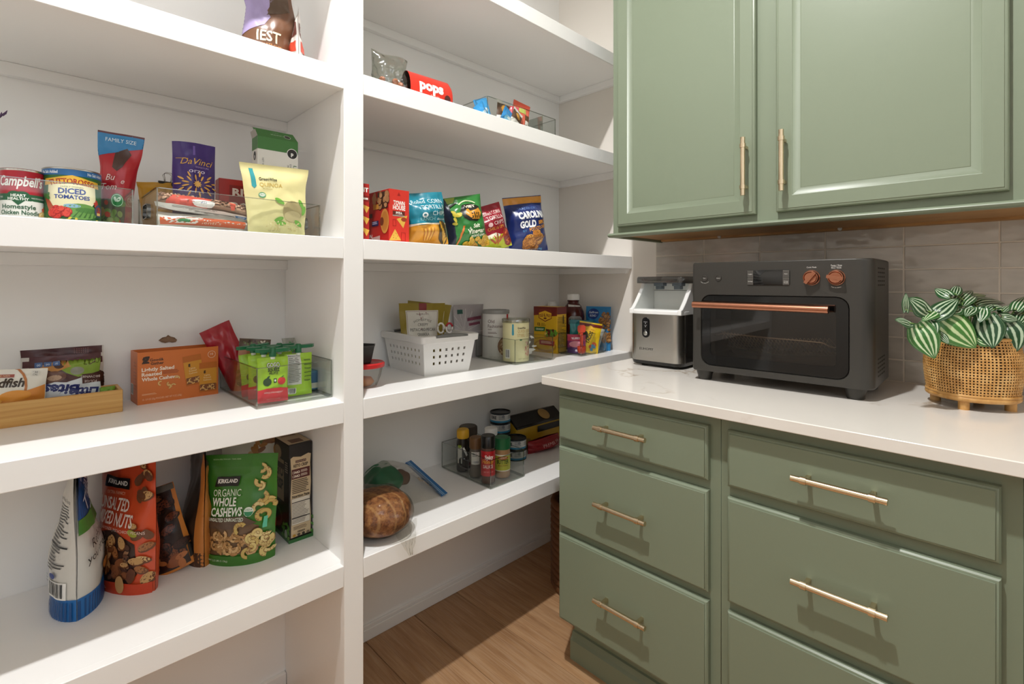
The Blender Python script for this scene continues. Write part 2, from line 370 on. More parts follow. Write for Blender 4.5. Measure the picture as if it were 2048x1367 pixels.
base_cabinet('drawer_cabinet', 'base cabinet continuing past the right edge of the photo', -2.2, -1.5532, -2.17, -1.5795, -1.87)
ct = thing('countertop', 'white quartz countertop with faint veins on the green drawer cabinets', 'countertop', (-.34, -.506, .8884))
MB().loops([[(x + .34, y + .506, z) for x, y in (( -.6847, -2.2), (-.002, -2.2), (-.002, -.5057), (-.676, -.5057), (-.682, -.5082), (-.6847, -.514))] for z in (0, .0256)]).build('slab', quartz, ct, bevel=.0018)

uc = thing('wall_cabinet', 'sage green upper wall cabinet with two framed doors above the black oven', 'cabinet', (-.16, -.53, 1.36)); org = uc.location
def up(o): o.location = -org; return o
up(MB().box(-.33, -2.2, 1.3755, -.001, -.532, 2.5).build('body', green, uc, bevel=.0008, seg=1))
for (y0, y1, hy) in ((-1.0206, -.5585, -.9985), (-1.5313, -1.0745, -1.0985), (-2.15, -1.573, -2.1)):
    d = up(MB().loops(frame_loops(y0, y1, 1.3965, 2.47, [(0, -.3302), (0, -.3445), (.0022, -.3475), (.006, -.3485), (.0068, -.3482), (.0075, -.35), (.0415, -.35), (.0425, -.3488), (.0605, -.3425), (.061, -.3435)])).build('door', green, uc, bevel=.0006, seg=1))
    if hy > -2: bar_pull(d, -.35, hy, 1.5295, True)
up(MB().loops([[(-.33, y, 1.3605), (-.349, y, 1.3605), (-.356, y, 1.3635), (-.3585, y, 1.3675), (-.357, y, 1.3715), (-.351, y, 1.3745), (-.33, y, 1.3755)] for y in (-2.2, -.527)]).build('light_rail', green, uc, smooth=50))
up(MB().box(-.33, -.548, 1.3605, -.002, -.532, 1.3755).build('end_panel_edge', green_plain, uc))
up(MB().box(-.318, -2.2, 1.369, -.001, -.549, 1.3754).build('underside', raw_ply, uc))
up(MB().box(-.045, -2.2, 1.362, -.001, -.56, 1.3692).build('hanging_rail', raw_ply, uc))
for y in (-.79, -1.16):
    up(MB().cyl((-.05, y, 1.3665), (-.0445, y, 1.3665), .006, 14).build('bolt', steel, uc, smooth=40))

# ---------------------------------------------------------------- toaster oven
CZ = .914
gun = mat('gunmetal_enamel', '3b3935', .4, .3)
copper = mat('brushed_copper', 'a9725a', .28, 1.0)
blackgl = mat('black_glass', '060606', .06)
rubber = mat('black_plastic', '1c1c1b', .5)
smoke = clear_mat('smoked_glass', 'c4bcb4', .05, .02, .5)
ov = thing('toaster_oven', 'matte dark grey countertop oven with copper knobs and a copper door handle', 'oven', (-.400, -.8553, CZ), -1.535)
OW, OD, Z0, Z1 = .4485, .238, .028, .3476
def xz(x0, x1, z0, z1, r, y, n=5): return [((x0 + x1) / 2 + a, y, (z0 + z1) / 2 + b) for a, b in rbox(x1 - x0, z1 - z0, r, r, n)]
def rl(w_, h_, r, n=5): return rbox(w_, h_, r, r, n)
ls = [xz(0, OW, Z0, Z1, .006, OD), xz(0, OW, Z0, Z1, .006, .03)]
for i in range(1, 8):
    a = R(90 * i / 7); q = .03 * (1 - math.cos(a)); ls.append(xz(q * .35, OW - q, Z0 + q * .06, Z1 - q * .06, .006, .03 * (1 - math.sin(a))))
hx0, hx1, hz0, hz1 = .031, .399, .047, .2525
ls += [xz(.0125, OW - .032, Z0 + .004, Z1 - .004, .006, 0), xz(hx0 - .001, hx1 + .001, hz0 - .001, hz1 + .001, .029, 0), xz(hx0, hx1, hz0, hz1, .028, .002), xz(hx0, hx1, hz0, hz1, .028, .02)]
MB().loops(ls, cap0=True, cap1=False).build('body', gun, ov, smooth=35)
MB().loops([xz(hx0, hx1, hz0, hz1, .028, .012), xz(hx0 + .004, hx1 - .004, hz0 + .004, hz1 - .004, .026, .012), xz(hx0 + .01, hx1 - .01, hz0 + .01, hz1 - .01, .02, .21)], cap0=False).build('oven_cavity', mat('oven_cavity', '2a2724', .6, .2), ov)
dg = MB().loops([xz(hx0 + .002, hx1 - .002, hz0 + .002, hz1 - .002, .027, y) for y in (.008, .0035)]).build('glass_door', smoke, ov, smooth=35)
MB().loops([xz(hx0 + .002, hx1 - .002, hz0 + .002, hz1 - .002, .027, .003), xz(hx0 + .026, hx1 - .028, hz0 + .03, hz1 - .034, .014, .003)], cap0=False, cap1=False).build('door_border', blackgl, dg)
h = MB(); h.cyl((.022, -.035, .2245), (.362, -.035, .2215), .0095, 28); h.cyl((.3305, -.035, .22178), (.362, -.035, .2215), .0098, 28)
h.cyl((.045, -.035, .2243), (.045, .004, .2243), .006, 14); h.cyl((.34, -.035, .2217), (.34, .004, .2217), .006, 14)
h.build('handle', copper, ov, smooth=40)
for (x, y) in ((.028, .036), (OW - .042, .036), (OW - .04, OD - .03), (.03, OD - .03)):
    MB().lathe([(.0175, 0), (.0195, .002), (.0205, .012), (.0235, .022), (.024, .029)], 28, T=Matrix.Translation((x, y, 0))).build('foot', gun, ov, smooth=40)
pr = Print(plane((0, 0, 0), (1, 0, 0), (0, 0, 1)), 0, .0003)
btn = mat('dark_button', '3d3a36', .35, .3)
for x, lab in ((.042, 'Start'), (.082, 'Cancel')):
    b = MB().lathe([(.009, -.003), (.009, .0015), (.0085, .0022), (.0072, .0024), (.0068, .0015), (0, .0015)], 28, T=Matrix.Translation((x, 0, .301)) @ Matrix.Rotation(R(90), 4, 'X')).build('button', btn, ov, smooth=40)
    q = Print(plane((x, -.0017, .301), (1, 0, 0), (0, 0, 1)), 0); q.text(lab, 0, -.0012, .0026, 'e8e6e0'); q.build(b)
pr.text('Hold to Preset Finish', .042, .2855, .0022, 'd8d5cd', arc=-.018)
pr.text('Cook Mode', .318, .3258, .0032, 'f0eee8'); pr.text('Temp / Time', .372, .3295, .0032, 'f0eee8'); pr.rect(.361, .3275, .383, .3279, 'f0eee8'); pr.text('Slices / Shade', .372, .3235, .0028, 'f0eee8')
pr.text('Push to Select', .372, .2745, .0028, 'f0eee8', arc=-.028)
tag(pr.build(ov), kind='stuff')
d_ = MB().loops([xz(.161, .268, .2805, .322, .004, .001), xz(.161, .268, .2805, .322, .004, -.0015), xz(.162, .267, .2815, .321, .003, -.002)]).build('display', blackgl, ov, smooth=35)
q = Print(plane((0, -.002, 0), (1, 0, 0), (0, 0, 1)), 0)
for x0, x1, z0, z1, t in ((.162, .1775, .3015, .3205, 'Light'), (.162, .1775, .282, .3005, 'Settings'), (.2515, .267, .3015, .3205, 'Conv'), (.2515, .267, .282, .3005, 'Crisp')):
    q.rect(x0, z0, x1, z1, '4a4743'); q.rect(x0, z1 - .0008, x1, z1, '77736c'); q.text(t, (x0 + x1) / 2, (z0 + z1) / 2 - .0008, .0024, 'e8e6e0', wd=min(.012, len(t) * .002))
q.text('Finish', .2593, .2865, .0024, 'e8e6e0', wd=.01); tag(q.build(d_), kind='stuff')
for x, rot in ((.318, -38), (.372, 80)):
    T = Matrix.Translation((x, 0, .3006)) @ Matrix.Rotation(R(90), 4, 'X') @ Matrix.Rotation(R(rot), 4, 'Z')
    k = MB().lathe([(.0195, -.002), (.0195, .003), (.0185, .004), (.0182, .004), (.0178, .012), (.0165, .0145), (.015, .0148), (.013, .0125), (0, .012)], 36, T=T)
    k.box(-.0042, -.0178, .011, .0042, .0178, .021, 0, T); k.box(-.0008, -.0178, .021, .0008, .0178, .0215, 0, T)
    k.build('knob', copper, ov, smooth=40)
v = MB()
for z0, n in ((.3, 5), (.075, 5)):
    for i in range(5):
        for j in range(4): y = .058 + j * .029; z = z0 - i * .0105 + .022; v.box(OW - .0005, y, z, OW + .0004, y + .021, z + .0038)
tag(v.build('vent_slots', dark, ov), kind='stuff')
wire = mat('steel_wire', 'e0d8c6', .35, .6)
m = MB(); rim = [(.05, .06, .13), (.075, .055, .137), (.2, .05, .134), (.33, .05, .131), (.35, .052, .122), (.385, .055, .118)]
m.tube(rim, .0018, 8); 
for i in range(30):
    x = .07 + .0095 * i
    for sg in (-1, 1):
        pts = []
        for k in range(7):
            f_ = k / 6; X_ = x + sg * f_ * .09
            if .06 <= X_ <= .37: pts.append((X_, .053 + .14 * f_, .133 - .05 * min(1, 3.2 * f_) + .012 * abs(X_ - .21) / .15))
        if len(pts) > 1: m.tube(pts, .0008, 4)
m.build('wire_basket', wire, ov, smooth=1)

# ---------------------------------------------------------------- ice maker
ssteel = mat('brushed_stainless', 'b4b1ab', .26, 1.0, Anisotropic=.7); ns = noise_tex(ssteel, 40, (30, 30, .2), 3); bump(ssteel, ns.outputs[0], .05, .001)
wplas = mat('white_plastic', 'eeeeec', .35); blackp = mat('gloss_black_plastic', '0d0d0e', .15)
im = thing('ice_maker', 'stainless steel ice maker with white hopper and smoky lid, left of the oven', 'ice maker', (-.296, -.5764, CZ), -1.55)
IW, ID = .192, .25
def plan(w_, d_, rf, rb, z, ins=0, y0=0, n=7):
    out = []
    for cx, cy, a0, r in ((w_ - rf, y0 + rf, 270, rf), (w_ - rb, y0 + d_ - rb, 0, rb), (rb, y0 + d_ - rb, 90, rb), (rf, y0 + rf, 180, rf)):
        for i in range(n + 1): a = R(a0 + 90 * i / n); out.append((cx + (r - ins) * math.cos(a), cy + (r - ins) * math.sin(a), z))
    return out
MB().loops([plan(IW, ID, .03, .02, .0195), plan(IW, ID, .03, .02, .1795)]).build('steel_shell', ssteel, im, smooth=40)
MB().loops([plan(IW, ID, .03, .02, .005, .012), plan(IW, ID, .03, .02, .009, .002), plan(IW, ID, .03, .02, .0195, -.001)]).build('base', blackp, im, smooth=40)
for x, y in ((.04, .04), (IW - .04, .04), (.04, ID - .04), (IW - .04, ID - .04)): MB().cyl((x, y, 0), (x, y, .006), .012, 16).build('foot', rubber, im)
MB().box(IW - .0005, .035, .02, IW + .0012, ID - .02, .18).build('side_reflection', blackp, im, bevel=.002)  # black sheet stands in for the dark reflection on the steel side
hp = MB(); t = .013
prof = [(.0, .1795), (.0, .196), (.012, .2), (.035, .222), (.075, .268), (.085, .286), (ID, .286), (ID, .1795)]
for x0, x1 in ((-.001, t), (IW - t, IW + .001)):
    n = len(prof); hp.add([(x0, y, z) for y, z in prof] + [(x1, y, z) for y, z in prof], [tuple(range(n)), tuple(reversed(range(n, 2 * n)))] + [(i, n + i, n + (i + 1) % n, (i + 1) % n) for i in range(n)][::1])
hp.loops([plan(IW + .002, .06, .03, .004, .1795), plan(IW + .002, .06, .03, .004, .1905), plan(IW + .002, .06, .03, .004, .196, .004)])
hp.box(t, .15, .18, IW - t, .158, .286); hp.box(t, .02, .1795, IW - t, .155, .184)
hp.build('hopper', wplas, im, bevel=.0025)
MB().box(t + .002, .1485, .2595, IW - t - .012, .15, .2605).box(IW - t - .014, .1485, .2595, IW - t - .012, .15, .285).build('hopper_seam', rubber, im)
MB().add([(t, .012, .199), (IW - t, .012, .199), (IW - t, .083, .283), (t, .083, .283)], [(0, 1, 2, 3)]).build('clear_window', clear_mat('clear_plastic', 'f4f6f4', .05, .04, .4), im)
ld = MB().loops([plan(IW + .004, ID - .028, .03, .02, .286, 0, .03), plan(IW + .004, ID - .028, .03, .02, .304, 0, .03), plan(IW + .004, ID - .028, .03, .02, .309, .004, .03)]).build('lid', clear_mat('smoky_lid', 'd4d6d8', .06, .05, .6), im, smooth=40)
gclip = mat('grey_clip', '6d7680', .4)
for x in (.045, .115): MB().box(x, .09, .276, x + .036, .12, .288).box(x + .006, .092, .264, x + .03, .115, .277).build('lid_clip', gclip, im, bevel=.002)
cp = MB().loops([xz(.051, .079, .099, .169, .0139, .001, 8), xz(.051, .079, .099, .169, .0139, -.0015, 8), xz(.0518, .0782, .0998, .1682, .0131, -.0025, 8)]).build('control_panel', blackp, im, smooth=40)
MB().lathe([(.0072, 0), (.0072, .002), (.006, .003), (0, .0032)], 24, T=Matrix.Translation((.065, -.0022, .1135)) @ Matrix.Rotation(R(90), 4, 'X')).build('power_button', steel, cp, smooth=40)
q = Print(plane((.065, -.0025, 0), (1, 0, 0), (0, 0, 1)), 0)
for t_, z in (('Add Water', .152), ('Ice Full', .1405), ('Start', .1235)): q.text(t_, 0, z, .0022, 'f0f0f0')
q.ell(0, .1485, .0012, .0012, 'ffffff'); q.ell(0, .137, .0012, .0012, 'ffffff'); tag(q.build(cp), kind='stuff')
q = Print(plane((.063, 0, 0), (1, 0, 0), (0, 0, 1)), 0, .0004); q.text('EUHOMY', .004, .056, .0085, '20201f', wd=.052); q.build(im)

# ---------------------------------------------------------------- cane planter with watermelon peperomia
cane = mat('woven_cane', 'c08f52', .5); cn = noise_tex(cane, 40, (1, 1, 1), 3); cr = ramp(cane, cn.outputs[0], [(.3, 'b3803f'), (.55, 'd0a060'), (.75, 'dfb87c')]); lk(cane, cr.outputs[0], bsdf(cane).inputs['Base Color'])
pt = thing('cane_planter', 'round woven cane planter on short wooden feet holding striped leaves, right of oven', 'planter', (-.233, -1.466, CZ), R(-53))
def sup(a, r, e=2.2): c, s_ = math.cos(a), math.sin(a); return r * abs(c) ** (2 / e) * (1 if c > 0 else -1), r * abs(s_) ** (2 / e) * (1 if s_ > 0 else -1)
def prad(z): return .079 + .0065 * math.sin(math.pi * min(1, max(0, (z - .03) / .14))) - .004 * max(0, (z - .09) / .07) ** 2
wv = MB(); NR, NS = 20, 84
zs = [.034 + (.160 - .034) * i / NR for i in range(NR + 1)]
def strip(pts, wd, closed):
    vs = []; n = len(pts)
    for p, nrm, up_ in pts: vs += [p - up_ * wd, p + up_ * wd]
    return vs, [(2 * i, 2 * ((i + 1) % n), 2 * ((i + 1) % n) + 1, 2 * i + 1) for i in range(n if closed else n - 1)]
for k, z in enumerate(zs):
    pts = []
    for i in range(NS):
        a = 2 * math.pi * i / NS; x, y = sup(a, prad(z) + .0006 * (1 if (i + k) % 2 else -1)); pts.append((Vector((x, y, z)), None, Vector((0, 0, 1))))
    wv.add(*strip(pts, .0015, True))
for i in range(NS):
    a = 2 * math.pi * (i + .5) / NS; pts = []
    x0, y0 = sup(a - .01, .1); x1, y1 = sup(a + .01, .1); tg = Vector((x1 - x0, y1 - y0, 0)).normalized()
    for k, z in enumerate(zs):
        x, y = sup(a, prad(z) + .0006 * (1 if k % 2 else -1)); pts.append((Vector((x, y, z)), None, tg))
    wv.add(*strip(pts, .0016, False))
tag(wv.build('cane_weave', cane, pt, solid=.0009), kind='stuff')
def ring(z, r, t): return [(*sup(2 * math.pi * i / 64, r), z) for i in range(64)]
for z, r, t in ((.026, .0765, .0065), (.033, .0795, .0035), (.161, .0755, .004)): MB().tube(ring(z, r, t), t, 10, 0, True).build('cane_hoop', cane, pt, smooth=1)

MB().loops([[(*sup(2 * math.pi * i / 64, r), z) for i in range(64)] for r, z in ((.07, .024), (.073, .03), (.0775, .09), (.0705, .156), (.062, .14))]).build('inner_pot', mat('dark_pot', '35200f', .8), pt)
for a in (45, 135, 225, 315): MB().cyl((.07 * math.cos(R(a)) * .95, .07 * math.sin(R(a)) * .95, 0), (.07 * math.cos(R(a)) * .95, .07 * math.sin(R(a)) * .95, .026), .0105, 14).build('foot', cane, pt, smooth=40)
MB().lathe([(0, .143), (.0625, .141)], 24, cap=False).build('soil', mat('soil', '1d140c', .9), pt)
leafm = mat('peperomia_leaf', '2f6b2c', .3); leafm.use_backface_culling = False
uvn = nd(leafm, 'ShaderNodeUVMap'); sep = nd(leafm, 'ShaderNodeSeparateXYZ'); lk(leafm, uvn.outputs[0], sep.inputs[0])
def mth(m, op, a, b=None, c=None):
    n = nd(m, 'ShaderNodeMath', operation=op)
    for i, x in enumerate((a, b, c)):
        if x is None: continue
        if isinstance(x, (int, float)): n.inputs[i].default_value = x
        else: lk(m, x, n.inputs[i])
    return n.outputs[0]
t_ = mth(leafm, 'ABSOLUTE', mth(leafm, 'SUBTRACT', mth(leafm, 'MULTIPLY', sep.outputs[0], 2), 1))
ns = noise_tex(leafm, 9, (1, 1, 1), 3, 'UV'); wob = mth(leafm, 'MULTIPLY', mth(leafm, 'SUBTRACT', ns.outputs[0], .5), .10)
fr = mth(leafm, 'FRACT', mth(leafm, 'MULTIPLY', mth(leafm, 'ADD', t_, wob), 2.6))
band = mth(leafm, 'SUBTRACT', .5, mth(leafm, 'ABSOLUTE', mth(leafm, 'SUBTRACT', fr, .52)))
br = ramp(leafm, band, [(.24, '000000'), (.34, 'ffffff')])
edge = ramp(leafm, t_, [(.84, 'ffffff'), (.93, '000000')]); tip = ramp(leafm, sep.outputs[1], [(.03, '000000'), (.1, 'ffffff'), (.86, 'ffffff'), (.97, '000000')])
mk = mth(leafm, 'MULTIPLY', mth(leafm, 'MULTIPLY', br.outputs[0], edge.outputs[0]), tip.outputs[0])
lmx = nd(leafm, 'ShaderNodeMix', data_type='RGBA'); lk(leafm, mk, lmx.inputs[0])
oi = nd(leafm, 'ShaderNodeObjectInfo'); gr = ramp(leafm, oi.outputs['Random'], [(0, '143d1c'), (.85, '22562a'), (1, '4d8a36')]); lr_ = ramp(leafm, oi.outputs['Random'], [(0, 'a9bb9f'), (.85, 'c3d0b8'), (1, 'c9dd9a')])
lk(leafm, gr.outputs[0], lmx.inputs[6]); lk(leafm, lr_.outputs[0], lmx.inputs[7]); lk(leafm, lmx.outputs[2], bsdf(leafm).inputs['Base Color'])
LEAVES = [([-0.3761, -1.4276, 1.1306],[-0.3461, -1.4786, 1.0668],0.0349),([-0.4148, -1.3885, 1.1117],[-0.408, -1.4154, 1.0434],0.0261),([-0.3939, -1.4095, 1.1352],[-0.4298, -1.3829, 1.1652],0.0196),([-0.3924, -1.4102, 1.1258],[-0.3497, -1.4471, 1.1663],0.0193),([-0.3968, -1.4053, 1.1199],[-0.4029, -1.4175, 1.093],0.0145),([-0.433, -1.37, 1.1375],[-0.4418, -1.3712, 1.1741],0.007),([-0.4219, -1.3801, 1.1123],[-0.4585, -1.3605, 1.1219],0.0121),([-0.3075, -1.4939, 1.1294],[-0.3196, -1.5044, 1.0668],0.0261),([-0.2752, -1.5233, 1.1152],[-0.2767, -1.5407, 1.0578],0.0292),([-0.2921, -1.4334, 1.1713],[-0.2641, -1.4049, 1.1881],0.013),([-0.286, -1.4394, 1.1762],[-0.2264, -1.4417, 1.1982],0.0115),([-0.2816, -1.4437, 1.1602],[-0.1747, -1.4642, 1.1897],0.0121),([-0.2496, -1.461, 1.1611],[-0.0849, -1.5239, 1.1626],0.0148),([-0.2879, -1.4515, 1.1545],[-0.1954, -1.4719, 1.1779],0.013),([-0.2788, -1.4884, 1.1422],[-0.1435, -1.5226, 1.155],0.0114),([-0.2496, -1.5168, 1.141],[-0.1679, -1.5407, 1.1537],0.0088),([-0.2415, -1.5387, 1.1427],[-0.1824, -1.5545, 1.1716],0.0132),([-0.2093, -1.5562, 1.1398],[-0.2657, -1.5431, 1.1146],0.013),([-0.2781, -1.5183, 1.128],[-0.2694, -1.5423, 1.1217],0.0108),([-0.3078, -1.474, 1.1498],[-0.3485, -1.465, 1.1334],0.0122),([-0.3062, -1.4895, 1.1479],[-0.3304, -1.4855, 1.1207],0.0129),([-0.3799, -1.4225, 1.0906],[-0.3846, -1.4368, 1.0709],0.0079),([-0.318, -1.4815, 1.0811],[-0.311, -1.5058, 1.0662],0.0121),([-0.3656, -1.4176, 1.1474],[-0.4117, -1.4005, 1.1251],0.0141),([-0.2722, -1.4668, 1.1411],[-0.1958, -1.4995, 1.1445],0.0148),([-0.3336, -1.4348, 1.1565],[-0.3736, -1.4238, 1.1409],0.0142),([-0.2443, -1.5081, 1.1465],[-0.2094, -1.5281, 1.1387],0.0146),([-0.1941, -1.557, 1.1029],[-0.2598, -1.5488, 1.0738],0.0142),([-0.1724, -1.5502, 1.0914],[-0.1872, -1.5638, 1.0643],0.0171),([-0.3316, -1.4508, 1.1474],[-0.3733, -1.438, 1.1367],0.0141),([-0.2183, -1.5334, 1.1271],[-0.2136, -1.552, 1.1158],0.0144),([-0.2289, -1.4532, 1.1693],[-0.1102, -1.4852, 1.1756],0.0116),([-0.1936, -1.4737, 1.1588],[-0.0989, -1.4963, 1.1676],0.0117),
]
def leaf_mesh(hw, L, seed):
    rr = random.Random(seed); NU, NV = 12, 16; vs = []; uv = []; cup = rr.uniform(.12, .3); dr = rr.uniform(.1, .3)
    for j in range(NV + 1):
        v_ = j / NV; wv_ = math.sin(math.pi * v_ ** .72) ** .72 if 0 < v_ < 1 else 0
        wv_ = max(wv_ * (1 - .25 * v_ ** 3), .0); yy = v_ * L
        for i in range(NU + 1):
            t = 2 * i / NU - 1; x = t * wv_ * hw
            z = -cup * hw * (t * wv_) ** 2 * 1.6 - dr * L * (v_ - .35) ** 2 * (1 if v_ > .35 else .4) + .05 * hw * math.cos(t * 8) * wv_ + (-.10 * L * math.exp(-((v_ - .12) / .12) ** 2) * math.exp(-(t * 1.5) ** 2))
            if v_ < .2: yy_ = yy - .22 * L * (1 - v_ / .2) * min(1, abs(t) * 1.2) * (1 if wv_ > 0 else 0)
            else: yy_ = yy
            vs.append((x, yy_, z)); uv.append((i / NU, v_))
    fs = [(j * (NU + 1) + i, j * (NU + 1) + i + 1, (j + 1) * (NU + 1) + i + 1, (j + 1) * (NU + 1) + i) for j in range(NV) for i in range(NU)]
    me = bpy.data.meshes.new('leaf'); me.from_pydata(vs, [], fs); me.materials.append(leafm)
    ul = me.uv_layers.new(name='UVMap'); ul.data.foreach_set('uv', [c for l in me.loops for c in uv[l.vertex_index]])
    me.polygons.foreach_set('use_smooth', [True] * len(fs)); return me
inv = (Matrix.Translation(pt.location) @ Matrix.Rotation(R(-53), 4, 'Z')).inverted(); ctr = Vector((-.22, -1.47, CZ + .14)); eye = Vector((-1.83, -1.55, 1.6))
stem_m = mat('green_stem', '6f8f45', .5)
for k, (B, T_, hw) in enumerate(LEAVES):
    B, T_ = Vector(B), Vector(T_); ax = T_ - B; L = ax.length * 1.12; hw *= 1.14; ax.normalize(); nh = (eye - B).normalized() + Vector((0, 0, .25)); nrm = (nh - ax * nh.dot(ax)).normalized(); xx = ax.cross(nrm)
    M_ = Matrix(((xx.x, ax.x, nrm.x, B.x), (xx.y, ax.y, nrm.y, B.y), (xx.z, ax.z, nrm.z, B.z), (0, 0, 0, 1)))
    o = bpy.data.objects.new('leaf', leaf_mesh(hw, L, k)); COL.objects.link(o); o.parent = pt; o.matrix_local = inv @ M_
    s0 = ctr + Vector((random.uniform(-.05, .05), random.uniform(-.05, .05), 0)); p1 = B + ax * L * .1 - nrm * .002; md = (s0 + p1) / 2 + Vector((0, 0, .02))
    MB().tube([inv @ s0, inv @ md, inv @ p1], .0014, 6).build('stem', stem_m, pt, smooth=1)
# woven basket on the floor behind the drawer cabinet
bk = thing('floor_basket', 'dark brown woven basket on the floor between shelves and green cabinet', 'basket', (-.215, -.335, 0))
bm_ = mat('dark_wicker', '6b4526', .6); b = MB(); 
for i in range(13): b.tube([(.136 * math.cos(2 * math.pi * q / 40), .136 * math.sin(2 * math.pi * q / 40), .016 + .026 * i) for q in range(40)], .0145, 8, 0, True)
b.build('woven_wall', bm_, bk, smooth=1); MB().cyl((0, 0, .002), (0, 0, .012), .135, 40).build('bottom', bm_, bk)

# ---------------------------------------------------------------- builders for packages
def interp(tab, x):
    for (a, p), (b, q) in zip(tab, tab[1:]):
        if x <= b: t = (x - a) / (b - a) if b > a else 0; t = t * t * (3 - 2 * t); return p + (q - p) * t
    return tab[-1][1]
PROF = {'stand': [(0, 1), (.3, .97), (.78, .3), (.9, .06), (1, .02)], 'pillow': [(0, .02), (.05, .08), (.3, .95), (.65, 1), (.93, .12), (1, .02)],
        'packet': [(0, .05), (.15, .8), (.75, .7), (.95, .08), (1, .03)], 'full': [(0, 1), (.6, .95), (.88, .75), (.97, .2), (1, .05)]}
def film(col, rough=.3): return mat('film_' + col + str(rough), col, rough)
class Bag:
    def __init__(s, w_, h_, d_, kind='stand', wr=.0025, seed=0, pinch=.08, deform=None, flare=0):
        s.w, s.h, s.d, s.t, s.wr, s.seed, s.pinch, s.deform, s.flare = w_, h_, d_, PROF[kind] if isinstance(kind, str) else kind, wr, seed, pinch, deform, flare
    def P(s, u, v, side):
        u = min(1, max(0, u)); v = min(1, max(0, v)); f = interp(s.t, v); e = abs(2 * u - 1)
        g = max(0, 1 - e ** 2.2) ** .7
        nz = noise.noise(Vector((u * 3.1 + s.seed * 7.3, v * 3.7, side * 2.0 + s.seed))) + .5 * noise.noise(Vector((u * 8 + s.seed, v * 9, side * 3.0)))
        cr = 1 - abs(noise.noise(Vector((u * 4 + v * 3 + s.seed * 3, v * 5 - u * 2, side * 1.7)))) * 2
        ed = min(1, (1 - e) * 5) * min(1, (1 - v) * 8 + .25) * min(1, v * 6 + .2)
        dep = s.d / 2 * f * g + ed * s.wr * (nz * 1.1 + .5 * cr)
        x = (u - .5) * s.w * (1 - s.pinch * f + s.flare * (v - .5)) + s.w * .022 * noise.noise(Vector((v * 3.3, s.seed * 5.1, round(u) * 7.7))) * e; y = side * max(dep, .0004) + (noise.noise(Vector((u * 2 + s.seed, v * 2, 9.1))) * s.wr * 1.5 * v)
        z = v * s.h * (1 - .02 * e * f)
        p = Vector((x, y, z)); return Vector(s.deform(p)) if s.deform else p
    def surf(s, side=-1):
        def S(x, y):
            u = .5 + x / s.w * (1 if side < 0 else -1); v = y / s.h; e = .012; p = s.P(u, v, side)
            a = s.P(u + e, v, side) - s.P(u - e, v, side); b = s.P(u, v + e, side) - s.P(u, v - e, side); n = a.cross(b) * (-side)
            if n.length < 1e-12: n = Vector((0, side, 0))
            return p, n.normalized()
        return S
    def build(s, parent, m, name='pouch', nu=24, nv=30):
        mb = MB(); mb.grid(lambda u, v: s.P(u, v, -1), nu, nv); mb.grid(lambda u, v: s.P(u, v, 1), nu, nv, 0, True)
        mb.grid(lambda u, v: s.P(u, 0, -1).lerp(s.P(u, 0, 1), v), nu, 2, 0, True)
        return mb.build(name, m, parent, smooth=60)
    def print(s, side=-1):
        p = Print(s.surf(side), .0062, .0007); p.step = .00009; return p
def pouch(name, label, cat, loc, rz, w_, h_, d_, col, kind='stand', tilt=0, roll=0, group=None, rough=.3, **k):
    t = thing(name, label, cat, loc, rz, tilt, roll, group); b = Bag(w_, h_, d_, kind, **k)
    b.build(t, film(col, rough)); return t, b
def carton(name, label, loc, rz, w_, d_, h_, col, cat='box', tilt=0, roll=0, rough=.4, open_top=False):
    """origin at the middle of the front bottom edge; returns the faces to print on"""
    t = thing(name, label, cat, loc, rz, tilt, roll)
    m = mat('card_' + col, col, rough)
    if open_top:
        b = MB(); e = .0012
        b.box(-w_ / 2, 0, 0, w_ / 2, e, h_).box(-w_ / 2, d_ - e, 0, w_ / 2, d_, h_).box(-w_ / 2, e, 0, -w_ / 2 + e, d_ - e, h_).box(w_ / 2 - e, e, 0, w_ / 2, d_ - e, h_).box(-w_ / 2, e, 0, w_ / 2, d_ - e, e)
        b.build('carton', m, t)
    else: MB().box(-w_ / 2, 0, 0, w_ / 2, d_, h_).build('carton', m, t, bevel=.0012)
    F = dict(front=plane((0, 0, 0), (1, 0, 0), (0, 0, 1)), left=plane((-w_ / 2, d_ / 2, 0), (0, -1, 0), (0, 0, 1)), right=plane((w_ / 2, d_ / 2, 0), (0, 1, 0), (0, 0, 1)),
             top=plane((0, d_ / 2, h_), (1, 0, 0), (0, 1, 0)))
    return t, lambda f: Print(F[f], 0, .0004)
tin = mat('tin_plate', 'c9c7c2', .28, 1)
def can(name, label, loc, r, h_, col, rz=0, lid=tin, group=None, cat='can', k=1):
    t = thing(name, label, cat, loc, rz, group=group)
    MB().lathe([(r * .93, .0015), (r, 0), (r + .0008, .0012), (r, .003), (r - .0006, .0045), (r - .0006, h_ - .0045), (r, h_ - .003), (r + .0008, h_ - .0012), (r, h_), (r * .93, h_ - .001), (r * .92, h_ - .0035), (0, h_ - .0035)], 44).build('can_body', lid, t, smooth=40)
    MB().lathe([(r - .0002, .004), (r - .0002, h_ - .004)], 44, cap=False).build('paper_label', mat('paper_' + col, col, .4), t, smooth=1)
    return t, Print((lambda S: lambda x, y: S(x * k, y * k))(cylsurf(r - .0002)), .008, .0005)
clear_bin = clear_mat('clear_bin_plastic', 'fafbfa', .03, .03, .3)
bin_edge = clear_mat('clear_bin_edge', 'd9dcd8', .16, .06, .6)
